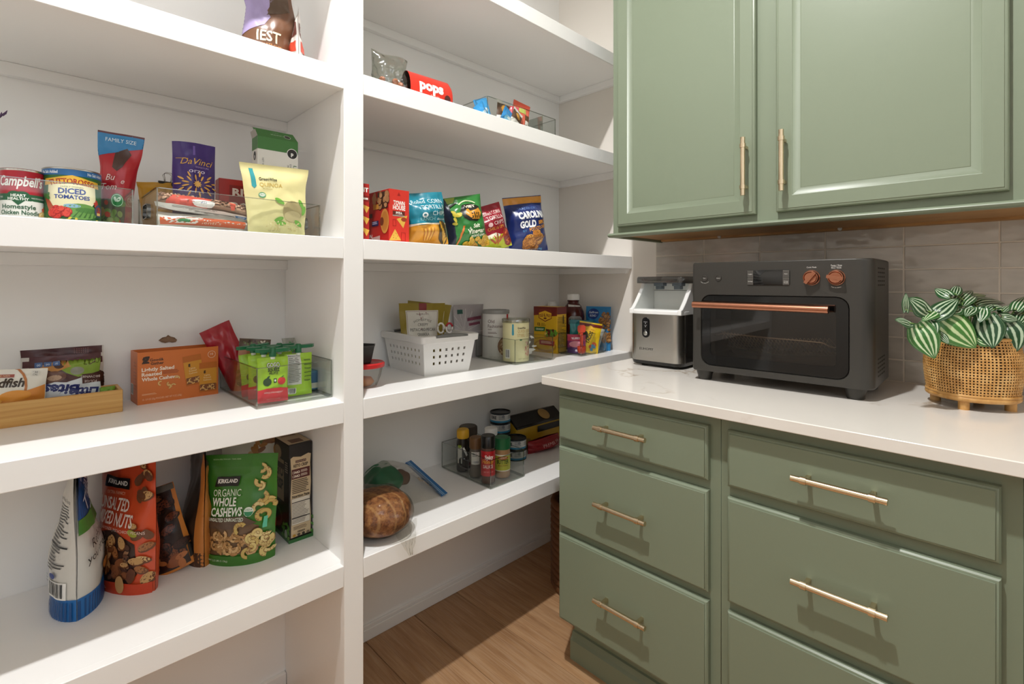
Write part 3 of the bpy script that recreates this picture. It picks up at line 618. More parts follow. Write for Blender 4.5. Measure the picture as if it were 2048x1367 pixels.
def bin_(name, label, loc, rz, w_, d_, h_, handles=False, group='clear plastic pantry bins', notch=False):
    """clear bin; origin at the front left bottom corner"""
    t = thing(name, label, 'bin', loc, rz, group=group); k = .0022; b = MB()
    b.box(0, 0, .003, w_, k, h_).box(0, d_ - k, .003, w_, d_, h_).box(0, k, .003, k, d_ - k, h_).box(w_ - k, k, .003, w_, d_ - k, h_).box(0, 0, .003, w_, d_, .0055)
    b.build('bin_wall', clear_bin, t)
    e = MB(); rr_ = .006
    def rect(z, i): return [(x + w_ / 2, y + d_ / 2, z) for x, y in rbox(w_ - 2 * i, d_ - 2 * i, rr_, rr_, 3)]
    e.loops([rect(h_, -.0012), rect(h_ + .0016, -.0012), rect(h_ + .0016, .0016), rect(h_, .0016), rect(h_, -.0012)], cap0=False, cap1=False)
    e.loops([rect(0.0, .006), rect(.003, .002), rect(.0065, -.0006), rect(.0065, .003)], cap0=False, cap1=False)
    for x in (.0005, w_ - .0027):
        for y in (.0005, d_ - .0027): e.box(x, y, .006, x + .0022, y + .0022, h_)
    e.build('rim', bin_edge, t, smooth=40)
    if handles:
        for x in (0, w_):
            m = MB(); m.loops([[(x + o, d_ / 2 + a, h_ * .55 + c) for a, c in rbox(.052 + q, .028 + q, .009 + q / 2, .009 + q / 2, 4)] for o, q in ((-.0035, .004), (-.0035, 0), (.0035, 0), (.0035, .004), (-.0035, .004))], cap0=False, cap1=False)
            m.build('handle_grip', clear_mat('smoky_grip', '6d7076', .2, .08, .7), t, smooth=40)
    return t
def bottle(name, label, loc, prof, m, cap, capm, rz=0, group=None, cat='bottle', ribs=0):
    """prof/cap: (radius, height) profiles"""
    t = thing(name, label, cat, loc, rz, group=group)
    MB().lathe(prof, 36).build('bottle_body', m, t, smooth=40)
    c = MB().lathe(cap, 36)
    if ribs:
        r, z0, z1 = ribs
        for i in range(36): a = 2 * math.pi * i / 36; x, y = r * math.cos(a), r * math.sin(a); c.box(x - .0006, y - .0006, z0, x + .0006, y + .0006, z1)
    c.build('cap', capm, t, smooth=40); return t
def blobs(p, x0, y0, x1, y1, n, r, cols, seed=1, asp=.6, shade=None, clip=None):
    rr_ = random.Random(seed); st, p.step = p.step, .00002
    for _ in range(n):
        x, y = rr_.uniform(x0, x1), rr_.uniform(y0, y1)
        if clip and not clip(x, y): continue
        q = r * rr_.uniform(.7, 1.15); a = rr_.uniform(0, 3.14)
        if shade: p.ell(x + r * .12, y - r * .18, q * 1.05, q * asp * 1.1, shade, a, 10)
        p.ell(x, y, q, q * asp, rr_.choice(cols), a, 10)
    p.step = st; p.k += st
def cashews(p, x0, y0, x1, y1, n, r, seed=1, cols=('d9b878', 'cfa866', 'e3c88f')):
    rr_ = random.Random(seed); st, p.step = p.step, .000025
    for _ in range(n): p.cashew(rr_.uniform(x0, x1), rr_.uniform(y0, y1), r * rr_.uniform(.85, 1.15), rr_.uniform(0, 6.28), rr_.choice(cols), '9b7440')
    p.step = st; p.k += st

# ================================================================ LEFT BAY
E0 = .0058   # thickness of a bin floor
# ---- top shelf
t, b = pouch('snack_pouch', 'brown and lavender cookie pouch leaning on the top left shelf', 'snack bag', (-1.402, -.25, S1), -.22, .115, .24, .055, '6d4a35', wr=.004, seed=3,
             deform=lambda p: (p.x + .16 * max(0, p.z - .08) - .35 * max(0, p.z - .15), p.y + .2 * max(0, p.z - .1), p.z))
p = b.print(); p.poly([(-.06, .24), (-.06, .075), (-.04, .09), (-.012, .105), (.0, .13), (-.01, .15), (.01, .18), (.02, .24)], 'a293bd'); p.poly([(-.01, .135), (.045, .16), (.05, .24), (.012, .24), (-.0, .17)], '54402f')
p.text('IEST', .002, .064, .026, 'efe0c0', wd=.056, bold=.02); p.text('CHOCOLATE CHIP', -.005, .052, .006, 'd99a5a', wd=.075); p.build(t)
t, b = pouch('snack_pouch', 'thin white and red packet seen edge on, on the top left shelf', 'snack bag', (-1.335, -.262, S1), 1.32, .11, .155, .034, 'd9d2cb', wr=.004, seed=8)
for sd in (-1, 1):
    p = b.print(sd); p.rect(-.05, .09, .05, .12, '6b3a30'); p.rect(-.05, .05, .05, .075, 'c9462f'); p.rect(-.05, .01, .05, .03, 'd63a26'); p.lines(-.04, .03, .04, .05, 4, '3a3a40'); p.build(t)
# ---- second shelf: bin with cans
bin_('clear_bin', 'clear bin holding two cans and a red pouch, leftmost on second shelf', (-2.0, -.345, S2), 0, .323, .262, .071)
t, p = can('soup_can', 'red, green and white soup can in the leftmost clear bin', (-1.8315, -.245, S2 + E0), .0302, .0937, 'b3172b', .0, k=.928)
c = .051; p.rect(-.1, .004, .1, .042, 'e9e7e2'); p.rect(-.1, .038, .1, .051, '1f5a36'); p.rect(-.1, .0985, .1, .101, '8d0f20')
p.text("Campbell's", -.002, .067, .019, 'f7f3ee', wd=.072, shear=.25, bold=.025)
p.ell(-.012, .047, .0115, .0095, '1f5a36'); p.ell(.0, .047, .0115, .0095, '1f5a36'); p.poly([(-.0235, .046), (-.006, .0285), (.0115, .046)], '1f5a36')
p.text('HEART', -.006, .0455, .005, 'f0f0e8', bold=.03); p.text('HEALTHY', -.006, .039, .005, 'f0f0e8', bold=.03); p.text('MADE WITH CHICKEN RAISED', .028, .043, .0026, 'f0f0e8', wd=.03); p.text('98% FAT FREE', -.04, .043, .003, 'f0f0e8', wd=.018)
p.text('Homestyle', -.006, .022, .0085, '2a5a3c', bold=.02); p.text('Chicken Noodle', -.004, .0105, .0085, '2a5a3c', bold=.02, wd=.062)
blobs(p, .026, .02, .044, .03, 4, .005, ['d9552f', 'e06a3a'], 2); p.ell(.036, .012, .011, .008, 'd9b06a'); p.arc(.036, .008, .01, .002, 10, 170, 'f0d9a0'); p.build(t)
t, p = can('tomato_can', 'large blue and green diced tomato can beside the red soup can', (-1.7610, -.240, S2 + E0), .0441, .1045, '2f6b35', -.06, k=.897)
p.rect(-.145, .100, .145, .113, '2b6aa6'); p.text('No Salt Added', -.042, .1035, .0062, 'eef4fa', wd=.036, bold=.02); p.text('No Salt Added', .044, .1035, .0062, 'eef4fa', wd=.036, bold=.02)
p.poly([(-.05, .092), (-.03, .094), (0, .101), (.03, .094), (.05, .092), (.052, .078), (.03, .08), (0, .086), (-.03, .08), (-.052, .078)], 'e6b53a')
p.text('TUTTOROSSO', 0, .082, .0115, 'a3271d', wd=.078, bold=.03, arc=.16); p.poly([(-.042, .079), (0, .083), (.042, .079), (.044, .05), (.03, .032), (-.03, .032), (-.044, .05)], 'efe6bd')
p.text('FAMILY OWNED', 0, .0745, .0035, '6d7a4a', arc=.16); p.text('DICED', 0, .0615, .011, '27428c', bold=.04); p.text('TOMATOES', 0, .0505, .008, '27428c', bold=.035)
p.ell(.015, .025, .034, .017, '6b9a4a'); p.ell(.0, .036, .014, .004, '8fb7d4'); p.ell(.025, .028, .02, .006, '4d7f3a')
for i in range(5): p.poly([(.0 + .009 * i, .012), (.004 + .009 * i, .012), (.014 + .007 * i, .03)], '3f6b2f')
p.poly([(-.052, .058), (-.046, .058), (-.034, .038), (-.024, .02), (-.04, .024)], 'b5502d')
blobs(p, -.034, .014, -.008, .03, 16, .008, ['d6352c', 'e04a3c', 'c92a24'], 5, .85, 'a81e1a'); blobs(p, .042, .04, .05, .05, 4, .006, ['b9362a'], 4); blobs(p, -.05, .05, -.04, .06, 3, .006, ['3f7a34'], 6)
p.ell(.05, .03, .0105, .014, '3d4a66'); p.ell(.05, .032, .007, .007, '9a3a26'); p.rect(.045, .02, .055, .026, 'd9b06a'); p.text('5000', -.057, .03, .006, 'd6e0c0', rot=1.57); blobs(p, -.05, .004, .05, .01, 9, .004, ['d9c13a'], 7); p.build(t)
t, b = pouch('bean_pouch', 'tall red pouch with blue top and flared neck in the leftmost bin', 'food pouch', (-1.692, -.205, S2 + E0), -.2, .075, .203, .045, 'b3202a', [(0, .8), (.3, 1), (.6, .75), (.85, .15), (1, .02)], wr=.003, seed=5, pinch=.25, roll=.06, flare=.1)
p = b.print(); p.poly([(-.04, .203), (-.04, .15), (0, .163), (.04, .178), (.04, .203)], '2f7fb5'); p.rect(-.04, .199, .04, .203, '5a1d20'); p.text('FAMILY SIZE', -.0, .183, .008, 'd9e6ee', wd=.05)
p.poly([(-.008, .16), (.012, .172), (.02, .16), (.008, .13), (-.002, .12), (-.012, .128)], '4a3028'); p.text('Bu', -.014, .1, .013, 'f0dcd6', shear=.25); p.text('e', .012, .094, .012, 'f0dcd6', shear=.25); p.text('Tom', -.016, .08, .013, 'f0dcd6', shear=.25)
p.rect(-.037, .0, .022, .06, '5a5540'); blobs(p, -.034, .004, .02, .055, 26, .008, ['6f8a3f', 'b08a4a', 'b5462f', '8a9a58', '4d5a34'], 4, .8); p.ell(.004, .058, .014, .014, '1f8a3f'); p.arc(.004, .058, .0125, .0012, 0, 359, 'd9f0d9', 24); p.ell(.001, .06, .003, .006, 'd9f0d9', .5); p.ell(.008, .06, .003, .006, 'd9f0d9', -.5); p.build(t)
# ---- second shelf: bin with handles
bin_('clear_bin', 'clear bin with side grips packed with pasta and lentil bags', (-1.639, -.335, S2), 0, .335, .225, .082, True)
t, b = pouch('yellow_pouch', 'crumpled yellow bag closed with a black binder clip behind the purple bag', 'food pouch', (-1.598, -.150, S2 + E0), .05, .078, .118, .05, 'cf9a2c', 'full', wr=.006, seed=11, roll=-.1); blobs(b.print(), -.03, .02, .03, .08, 1, .004, ['b97f1f'])
cl = thing('binder_clip', 'black binder clip with wire handles on the crumpled yellow bag', 'clip', (-1.588, -.150, S2 + .112), .1)
MB().loops([[(x, -.008, 0), (x, .008, 0), (x, .002, .016), (x, -.002, .016)] for x in (-.019, .019)]).build('clip_body', mat('black_enamel', '151515', .3), cl, bevel=.001)
for s_ in (-1, 1): MB().tube([(-.006, s_ * .0025, .014), (-.007, s_ * .004, .024), (-.009, s_ * .005, .031), (-.005, s_ * .006, .036), (.005, s_ * .006, .036), (.009, s_ * .005, .031), (.007, s_ * .004, .024), (.006, s_ * .0025, .014)], .0008, 6).build('wire_handle', tin, cl, smooth=1)
t, b = pouch('orzo_bag', 'purple bag of orzo pasta standing in the handled clear bin', 'pasta bag', (-1.556, -.25, S2 + E0), -.12, .082, .198, .05, '3d2470', [(0, .8), (.2, 1), (.55, .9), (.75, .55), (.97, .35), (1, .3)], wr=.003, seed=6, pinch=.03)
p = b.print(); _T = p.S; p.S = lambda x, y: _T(x, y + .014); p.rect(-.003, .155, .001, .176, '6a52a0'); p.text('DaVinci', .004, .134, .014, 'd9a846', wd=.062, shear=.35); p.rect(-.035, .146, -.012, .147, 'd9a846'); p.text('SIGNATURE', .014, .127, .0035, 'b9a0d0'); p.text('orzo', .004, .115, .0095, 'e6dcef', wd=.03)
for i in range(22):
    a = i * 2 * math.pi / 22; q = .018 + .01 * (i % 2); p.ell(.004 + q * 1.25 * math.cos(a), .09 + q * .8 * math.sin(a), .0065, .0018, 'e0aa55', a)
for i in range(5): p.ell(.004, .09, .008, .002, 'e6b45f', i * .63)
p.rect(-.03, .055, -.027, .061, 'f0f0f0'); p.rect(-.027, .055, -.024, .061, 'c83030'); p.text('ITALY', -.006, .055, .0065, 'c9c0dc'); p.poly([(.012, .053), (.036, .05), (.036, .035), (.02, .04)], 'e0b25a'); p.build(t)
t, P_ = carton('rice_box', 'red rice mix box behind the purple and yellow bags', (-1.437, -.225, S2 + E0), -.05, .125, .04, .134, 'b5281f'); p = P_('front')
p.poly([(-.04, .12), (.05, .12), (.052, .055), (-.042, .055)], '8f1f1a'); p.text('RICE', -.004, .096, .0165, 'f0e2d6', wd=.06, bold=.04); p.text('A', -.004, .082, .006, 'e6b060'); p.text('RONI', -.004, .062, .0165, 'f0e2d6', wd=.06, bold=.04); p.rect(-.05, .03, .05, .045, '6d2f22'); p.rect(-.05, .02, .05, .03, '7d8a3a'); p.build(t)
t, b = pouch('quinoa_pouch', 'pale yellow quinoa pouch at front of the handled clear bin', 'food pouch', (-1.398, -.312, S2 + E0), -.02, .142, .162, .03, 'e6dda0', 'packet', wr=.003, seed=9, pinch=.04, flare=.2, roll=-.03)
p = b.print(); p.poly([(-.055, .15), (-.047, .15), (-.045, .11), (-.05, .105), (-.055, .11)], '2f9aa0'); p.text('GreenWise', -.02, .124, .007, '3a3a2a', wd=.038, bold=.02); p.text('QUINOA', -.014, .110, .009, 'c9a94a', wd=.05); p.text('tri-coloured', -.022, .104, .003, 'a8955a'); p.ell(-.035, .09, .008, .0065, '4d9a6a'); p.ell(-.035, .0905, .0065, .004, 'e9f0e0'); p.text('USDA', -.035, .089, .003, '3a7a55')
p.ell(.034, .055, .024, .026, 'b0a070'); p.ell(.034, .044, .021, .013, 'cdbd8d')
for x, y, a in ((.0, .035, .4), (.006, .026, .0), (.056, .075, 2), (.062, .06, 1.3), (.05, .028, -.6), (.003, .078, 2.6)): p.ell(x, y, .012, .005, '6fae3c', a)
blobs(p, -.03, .01, .06, .03, 60, .0022, ['d9c98a', 'ede3b0'], 3); p.text('NET WT 16 OZ', -.01, .008, .003, '8a8050'); p.build(t)
t, P_ = carton('lasagna_box', 'tall white and green lasagna box with its top flap open', (-1.372, -.243, S2 + E0), -.02, .097, .042, .246, 'ebe9e2', open_top=True); p = P_('front')
p.rect(-.0485, .215, .0485, .246, '3f7a38'); p.ell(.034, .214, .0135, .0135, 'f2f2ee'); p.ell(.034, .214, .012, .012, '1d1d1b'); p.text('p', .034, .21, .0085, 'f2f2ee', bold=.06); p.text('LASAGNA', .037, .15, .008, '2f6a34', rot=-1.57, wd=.07); p.text('ENRICHED MACARONI', .028, .15, .0042, '777770', rot=-1.57, wd=.075); p.text('PRODUCT', .0215, .17, .0042, '777770', rot=-1.57); p.text('NET WT 16 OZ (1 LB)', -.038, .165, .0042, '8a8a84', rot=-1.57); p.ell(.02, .14, .022, .012, 'e6cfa8'); p.build(t)
p = P_('left'); p.rect(-.021, .215, .021, .246, '3f7a38'); p.ell(0, .2, .009, .011, '1d1d1b'); p.text('p', 0, .196, .007, 'f2f2ee', bold=.06); p.text('LASAGNA', 0, .14, .006, '8a8a84', rot=-1.57); p.build(t)
fl_ = MB().add([(-.0485, 0, .246), (.0485, 0, .246), (.046, .03, .272), (-.051, .03, .272)], [(0, 1, 2, 3)]).build('open_flap', mat('card_green', '3f7a38', .45), t, solid=.0008)
p = Print(plane((0, 0, .246), (1, 0, 0), (0, .755, .655)), 0, .0008); p.ell(.026, .017, .0085, .0085, 'f2f2ee'); p.ell(.026, .017, .0075, .0075, '1d1d1b'); p.text('LASAGNA', .0, .02, .0045, 'd9e6d4', rot=math.pi); p.text('product', 0, .03, .003, 'b9d0b4', rot=math.pi); p.build(fl_)
MB().add([(-.0485, 0, .246), (-.0485, .042, .246), (-.053, .04, .262), (-.053, .004, .262)], [(0, 1, 2, 3)]).build('dust_flap', mat('grey_board', 'b5b2aa', .7), t, solid=.0008)
lens_ = [(0, .02), (.12, .55), (.5, 1), (.88, .55), (1, .02)]
t, b = pouch('lentil_bag', 'orange and white bag of lentils lying lowest in handled bin', 'food bag', (-1.537, -.277, S2 + E0), -.02, .185, .036, .1, 'd9d4cc', lens_, wr=.003, seed=13, pinch=0)
p = b.print(); p.rect(-.088, .009, .07, .024, 'd9602f'); p.poly([(-.088, .026), (-.075, .013), (-.03, .012), (-.012, .026)], 'ece9e2'); p.ell(-.05, .017, .011, .0035, '2f8a50'); p.text('lentils', .0, .0125, .0055, 'f0d0b8', wd=.036); p.rect(.05, .003, .086, .008, 'e9e9e6'); p.build(t)
t, b = pouch('lentil_bag', 'clear bag of brown lentils with white panel, upper of two lying bags', 'food bag', (-1.536, -.276, S2 + E0 + .035), -.03, .19, .034, .1, 'a5826a', lens_, wr=.003, seed=14, pinch=0, roll=.08)
p = b.print(); blobs(p, -.09, .02, .09, .04, 230, .003, ['8f6a50', 'b8937a', 'c9a68a', '7d5a44'], 5, .8); p.poly([(-.07, .028), (.0, .028), (-.01, .014), (-.08, .015)], 'c94a3a'); p.ell(-.018, .0185, .02, .0035, 'f0eeea'); p.text('Lentils', -.018, .0172, .0028, '2f4a8a'); p.poly([(-.094, .0155), (-.094, .004), (.088, .0025), (.088, .012)], 'eceae6')
p.lines(-.07, .0095, .02, .0135, 3, '6a6a68', .4); p.rect(-.03, .0072, .045, .008, '444444'); p.rect(.046, .0045, .07, .0105, '3a86c8'); p.lines(.052, .0055, .068, .0095, 3, 'cfe2f2'); p.bars(.076, .004, .087, .0105, 12); p.poly([(.03, .024), (.045, .024), (.04, .017), (.034, .017)], 'd0503a'); p.build(t)
t, b = pouch('snack_bag', 'yellow orange bag edge on at right end of the handled bin', 'food bag', (-1.322, -.222, S2 + E0), 1.05, .085, .098, .02, 'd99a2c', wr=.003, seed=15)
p = b.print(-1); blobs(p, -.04, .004, .04, .035, 30, .005, ['8a5a3a', 'c9a07a', '5d3a2a'], 3); p.build(t)
lv = thing('lavender_sprig', 'purple dried lavender sprig tip at the left edge, above the soup can', 'dried flower', (-1.945, -.05, S2))
MB().lathe([(.018, 0), (.02, .01), (.02, .05), (.009, .07), (.009, .085)], 24, cap=True).build('bud_vase', mat('white_ceramic', 'e6e3dc', .3), lv, smooth=40)
MB().tube([(0, 0, .02), (.004, 0, .1), (.03, 0, .18), (.07, 0, .232)], .0012, 6).build('stem', mat('dry_stem', '6d6a4a', .7), lv, smooth=1)
m = MB()
for i in range(16):
    f_ = i / 15; c_ = Vector((.055 + .032 * f_, 0, .214 + .034 * f_)); a = i * 2.4; d_ = Vector((math.cos(a) * .4 + .5, math.sin(a) * .8, .8)).normalized(); m.cyl(c_, c_ + d_ * .009, .0024, 6, 0, .0006)
m.build('flower_head', mat('lavender_bud', '6a5276', .8), lv, smooth=1)
# ---- third shelf: bamboo tray
bam = mat('bamboo', 'c8964f', .42); bn = noise_tex(bam, 14, (.25, 6, 9), 4); bb = ramp(bam, bn.outputs[0], [(.3, 'bb8743'), (.5, 'cd9d58'), (.7, 'd8ac68')]); lk(bam, bb.outputs[0], bsdf(bam).inputs['Base Color'])
ty_ = thing('bamboo_tray', 'long bamboo tray with snack bags at the left edge of the third shelf', 'tray', (-1.67, -.136, S3))
MB().box(-.29, 0, 0, 0, .007, .05).build('front_board', bam, ty_, bevel=.0015); MB().box(-.29, .079, 0, 0, .086, .05).build('back_board', bam, ty_, bevel=.0015)
MB().box(-.007, .007, 0, 0, .079, .05).build('end_board', bam, ty_, bevel=.0015); MB().box(-.29, .007, 0, -.283, .079, .05).build('end_board', bam, ty_, bevel=.0015); MB().box(-.283, .007, .002, -.007, .079, .007).build('floor_board', bam, ty_)
t, b = pouch('cracker_bag', 'white and orange bag of cheddar crackers in the bamboo tray', 'snack bag', (-1.866, -.100, S3 + .0075), -.1, .135, .106, .034, 'e4dfd2', 'pillow', wr=.003, seed=21, pinch=.03, roll=.06)
p = b.print(); p.poly([(-.068, .05), (-.03, .04), (.0, .052), (.045, .066), (.066, .074), (.066, .0), (-.068, .0)], 'd98b3c'); p.rect(-.068, .0, .066, .03, 'c9702c'); p.arc(-.012, .07, .052, .004, -12, 190, 'b9733a'); p.text('Goldfish', .0, .072, .016, '3a2a1c', wd=.07, shear=.2, bold=.03); p.rect(-.03, .09, .018, .096, '9a3f26'); p.text('PEPPERIDGE FARM', -.006, .0915, .003, 'e9d9b0'); p.text('BAKED', -.02, .062, .007, 'c9702c', shear=.2)
p.ell(.022, .054, .024, .011, 'e0973a', .1); p.poly([(-.0, .054), (-.014, .062), (-.012, .046)], 'e0973a'); p.ell(-.012, .044, .016, .008, 'e6a545'); p.text('CHEDDAR', -.012, .016, .011, 'f2e6d0', wd=.078, bold=.03); p.rect(.043, .092, .055, .101, 'd9d5ca'); p.text('130', .049, .0965, .004, '333333'); p.text('CAL', .049, .0925, .003, '333333'); p.build(t)
t, b = pouch('cookie_bag', 'upside down brown, green and white mini cookie bag in the bamboo tray', 'snack bag', (-1.763, -.082, S3 + .0075), 0, .118, .124, .03, '4d2a24', 'pillow', wr=.003, seed=22, pinch=.03)
p = b.print(); _S = p.S; p.S = lambda x, y: _S(x, y + .014 if y < .1 else y); p.rect(-.058, .1, .058, .124, '4a1f22'); p.poly([(-.005, .1), (.058, .104), (.058, .07), (.02, .062), (-.0, .072), (-.02, .09)], '7f9a34'); p.poly([(-.045, .09), (-.0, .102), (.008, .085), (-.02, .075)], 'b9803f'); p.ell(-.012, .088, .008, .006, '4a3028'); p.ell(.018, .075, .012, .008, '8a8a7a'); p.ell(-.022, .066, .022, .012, '6b4634'); p.ell(-.02, .064, .012, .006, 'b99a80')
p.poly([(-.04, .05), (-.02, .055), (.0, .052), (.025, .06), (.058, .045), (.058, .02), (-.05, .0), (-.055, .02)], 'd6dde2'); p.text('Bites', -.008, .048, .021, '27306f', wd=.06, rot=math.pi - .12, shear=.1, bold=.04); p.text('Little', .03, .036, .018, '27306f', wd=.05, rot=math.pi - .12, shear=.1, bold=.04); p.rect(.026, .046, .056, .067, '4a2420'); p.text('FUDGE', .041, .052, .005, 'e6d6d0', rot=math.pi - .1); p.text('BROWNIES', .041, .0625, .005, 'e6d6d0', rot=math.pi - .1)
for i in range(3): p.rect(-.05 + .014 * i, .088, -.038 + .014 * i, .098, '3d5a8a'); p.text('00', -.044 + .014 * i, .0905, .004, 'd6e2f0')
p.build(t)
t, b = pouch('brownie_bag', 'clear topped dark brown bag standing behind the bamboo tray', 'snack bag', (-1.764, -.024, S3), 0, .142, .142, .03, 'cfcac2', 'packet', wr=.004, seed=23, pinch=.02)
p = b.print(); p.rect(-.07, .126, .068, .142, '4a1f22'); p.rect(-.068, .104, .068, .118, '52262a'); [p.ell(.018 + .004 * i, .129 + .004 * j, .0011, .0011, '8a5a56') for i in range(7) for j in range(3)]; blobs(p, -.06, .01, .066, .1, 26, .018, ['3a2018', '4a2a1e', '2f1812'], 6, .9, '24100c'); p.build(t)
t, b = pouch('green_wrapper', 'small green wrapper in the right end of the bamboo tray', 'wrapper', (-1.693, -.088, S3 + .0075), .2, .03, .045, .025, '6f9a2c', 'full', wr=.004, seed=24)
# ---- third shelf: cashew box and behind it
t, P_ = carton('cashew_box', 'orange box of cashew pouches with open top, middle of third shelf', (-1.5516, -.0846, S3), .055, .172, .072, .124, 'd0702f', open_top=True); p = P_('front')
p.text('g', -.07, .099, .02, '3a2418', bold=.06); p.text('Good&', -.048, .101, .0065, '3a2418', align='C', bold=.02); p.text('Gather', -.047, .0925, .0065, '3a2418', bold=.02)
for i, (s_, wd) in enumerate((('Lightly Salted', .066), ('Roasted', .04), ('Whole Cashews', .074))): p.text(s_, -.078, .078 - .0115 * i, .0082, 'f5e4d2', align='L', wd=wd, bold=.03)
p.lines(-.036, .0665, .002, .076, 3, 'a8532a', .6); 
for x, y, r_ in ((-.04, .046, 1.2), (-.006, .054, -.4), (-.022, .042, 2), (-.014, .036, .3), (-.024, .036, -1.5)): p.cashew(x, y, .0065, r_, 'e0b46c', '9a5f2a')
def mini(x, y, a):
    q, e = math.cos(a), math.sin(a); f_ = lambda pts: [(x + u * q - v_ * e, y + u * e + v_ * q) for u, v_ in pts]
    p.poly(f_([(-.02, 0), (.02, 0), (.02, .075), (-.02, .075)]), 'b9651f'); p.poly(f_([(-.02, .018), (.02, .018), (.02, .06), (-.02, .06)]), 'd08f2a'); p.poly(f_([(-.018, .004), (.018, .004), (.018, .02), (-.018, .02)]), '7d4a28')
    for i in range(7): u, v_ = -.014 + .0047 * i, .008 + .006 * (i % 2); p.cashew(x + u * q - v_ * e, y + u * e + v_ * q, .0045, i * 1.3, 'e0b46c', '9a6a35')
    X, Y = x - .008 * q - .05 * e, y - .008 * e + .05 * q; p.text('g', X, Y, .007, '4a2f14', rot=a, bold=.05)
    for i in range(3): u, v_ = -.002, .041 - .006 * i; p.text(('Lightly', 'Roasted', 'Cashews')[i], x + u * q - v_ * e, y + u * e + v_ * q, .0036, 'f0dcae', rot=a)
mini(.034, .032, .12); mini(.062, .01, 0); p.arc(.07, .105, .009, .0008, 0, 359, 'f0d9c0', 24); p.text('10', .07, .103, .006, 'f0d9c0'); p.lines(-.078, .021, -.045, .025, 2, 'eab98f', .5); p.text('10 - 0.9 OZ (25g) POUCHES | NET WT 9 OZ (250g)', -.037, .0095, .0042, 'f0cba8', wd=.08); p.build(t)
p = P_('left'); p.bars(-.03, .018, -.006, .045, 12, 4); p.lines(.0, .03, .03, .1, 9, 'b55f28', .4); p.build(t)
m = MB(); pts = [(-.0205, .004), (-.012, .011), (-.004, .012), (.0, .0165), (.006, .012), (.014, .009), (.02, .002), (.0165, -.003), (.009, -.004), (.002, -.0015), (-.006, -.004), (-.014, -.001)]
sc = thing('paper_scrap', 'torn scrap of brown paper stuck on wall above the orange box', 'paper', (-1.562, -.0012, 1.050))
m.loops([[(x, -.0006 - .002 * (i % 2), z) for i, (x, z) in enumerate(pts)], [(x, .0, z) for x, z in pts]]).build('torn_paper', mat('kraft_paper', '8f735a', .9), sc)
t, b = pouch('red_snack_bag', 'dark red bag tilted over the corner of the clear bin', 'snack bag', (-1.398, -.062, S3 + .012), 0, .075, .178, .04, '9f1a26', 'stand', wr=.004, seed=31, roll=-.42, rough=.25)
# ---- third shelf: bin of fruit pouches
bin_('clear_bin', 'wide clear bin of green fruit pouches beside the centre post', (-1.4496, -.3288, S3), 0, .179, .300, .093)
gg = mat('pouch_green_cap', '17663f', .35)
def fruit_pouch(label, x, y, rz, back=False, roll=0):
    t, b = pouch('fruit_pouch', label, 'fruit pouch', (x, y, S3 + E0), rz, .068, .106, .03, 'a2cc34', 'packet', wr=.002, seed=random.randint(1, 99), pinch=.03, roll=roll, group='green fruit pouches in the wide clear bin')
    sp = MB(); sp.lathe([(.0055, .102), (.0055, .116)], 16).build('spout', mat('white_spout', 'e9efe4', .4), t, smooth=40)
    c_ = MB().lathe([(.008, .108), (.008, .127), (.005, .13)], 18)
    for s_ in (-1, 1):
        A = [(s_ * .005, -.007), (s_ * .016, -.0125), (s_ * .031, -.0125), (s_ * .0385, -.003), (s_ * .035, .007), (s_ * .018, .007), (s_ * .005, .007)]
        if s_ < 0: A = A[::-1]
        c_.loops([[(x_, y_, .119 + .08 * abs(x_) ** 1.0 * .35) for x_, y_ in A], [(x_, y_, .1265 + .08 * abs(x_) * .35) for x_, y_ in A]])
    c_.build('propeller_cap', gg, t, smooth=45)
    p = b.print()
    if back:
        p.rect(-.028, .03, .004, .104, 'd3d4cf'); p.lines(-.026, .034, .002, .095, 16, '55564f', .35); p.text('Nutrition Facts', -.012, .098, .004, '222222', wd=.028); p.bars(-.03, .008, -.01, .022, 12); p.lines(.01, .03, .03, .09, 6, '5d7a22', .3)
    else:
        p.text('GOGO', .0, .083, .0105, '24301c', wd=.03, bold=.06); p.text('GOGO', .0, .0835, .01, 'f2f6ea', wd=.028, bold=.02); p.text('SQUEEZ', .0, .0745, .007, '24301c', wd=.026, bold=.04); p.text('FRUITZ', .0, .067, .0055, '24301c', wd=.02, bold=.03)
        p.ell(-.014, .05, .009, .0095, '2a4a2c'); p.ell(-.012, .061, .0045, .002, '2a4a2c', .8); p.rect(-.0005, .047, .0065, .057, '27352a'); p.ell(.003, .052, .0022, .003, 'e9f0e0'); p.ell(.018, .05, .0095, .009, 'cf2f33'); p.ell(.02, .06, .004, .0015, '4d7a2c', .6)
        p.poly([(-.034, .03), (-.015, .035), (.015, .035), (.034, .031), (.034, .0), (-.034, .0)], 'd02f3a'); p.text('APPLE STRAWBERRY', .0, .023, .0038, 'f4d9d6', wd=.042); p.text('NET WT 3.2 OZ', .0, .008, .003, 'e6a8a4')
    p.build(t); return t
fruit_pouch('green fruit pouch with red base at the front of the wide clear bin', -1.404, -.298, -.12)
fruit_pouch('green fruit pouch showing its white nutrition panel, rightmost in wide clear bin', -1.333, -.27, -.02, True)
fruit_pouch('green fruit pouch half hidden behind the front pouch on the left', -1.407, -.245, -.3)
fruit_pouch('green fruit pouch in back row, middle of the wide clear bin', -1.362, -.222, .1)
fruit_pouch('green fruit pouch furthest back in the wide clear bin', -1.405, -.190, -.1, False, -.08)
t, b = pouch('granola_bag', 'brown and pink patterned bag at the back left of wide bin', 'snack bag', (-1.405, -.125, S3 + E0), -.1, .076, .136, .04, 'a56f52', 'stand', wr=.004, seed=33, roll=.12)
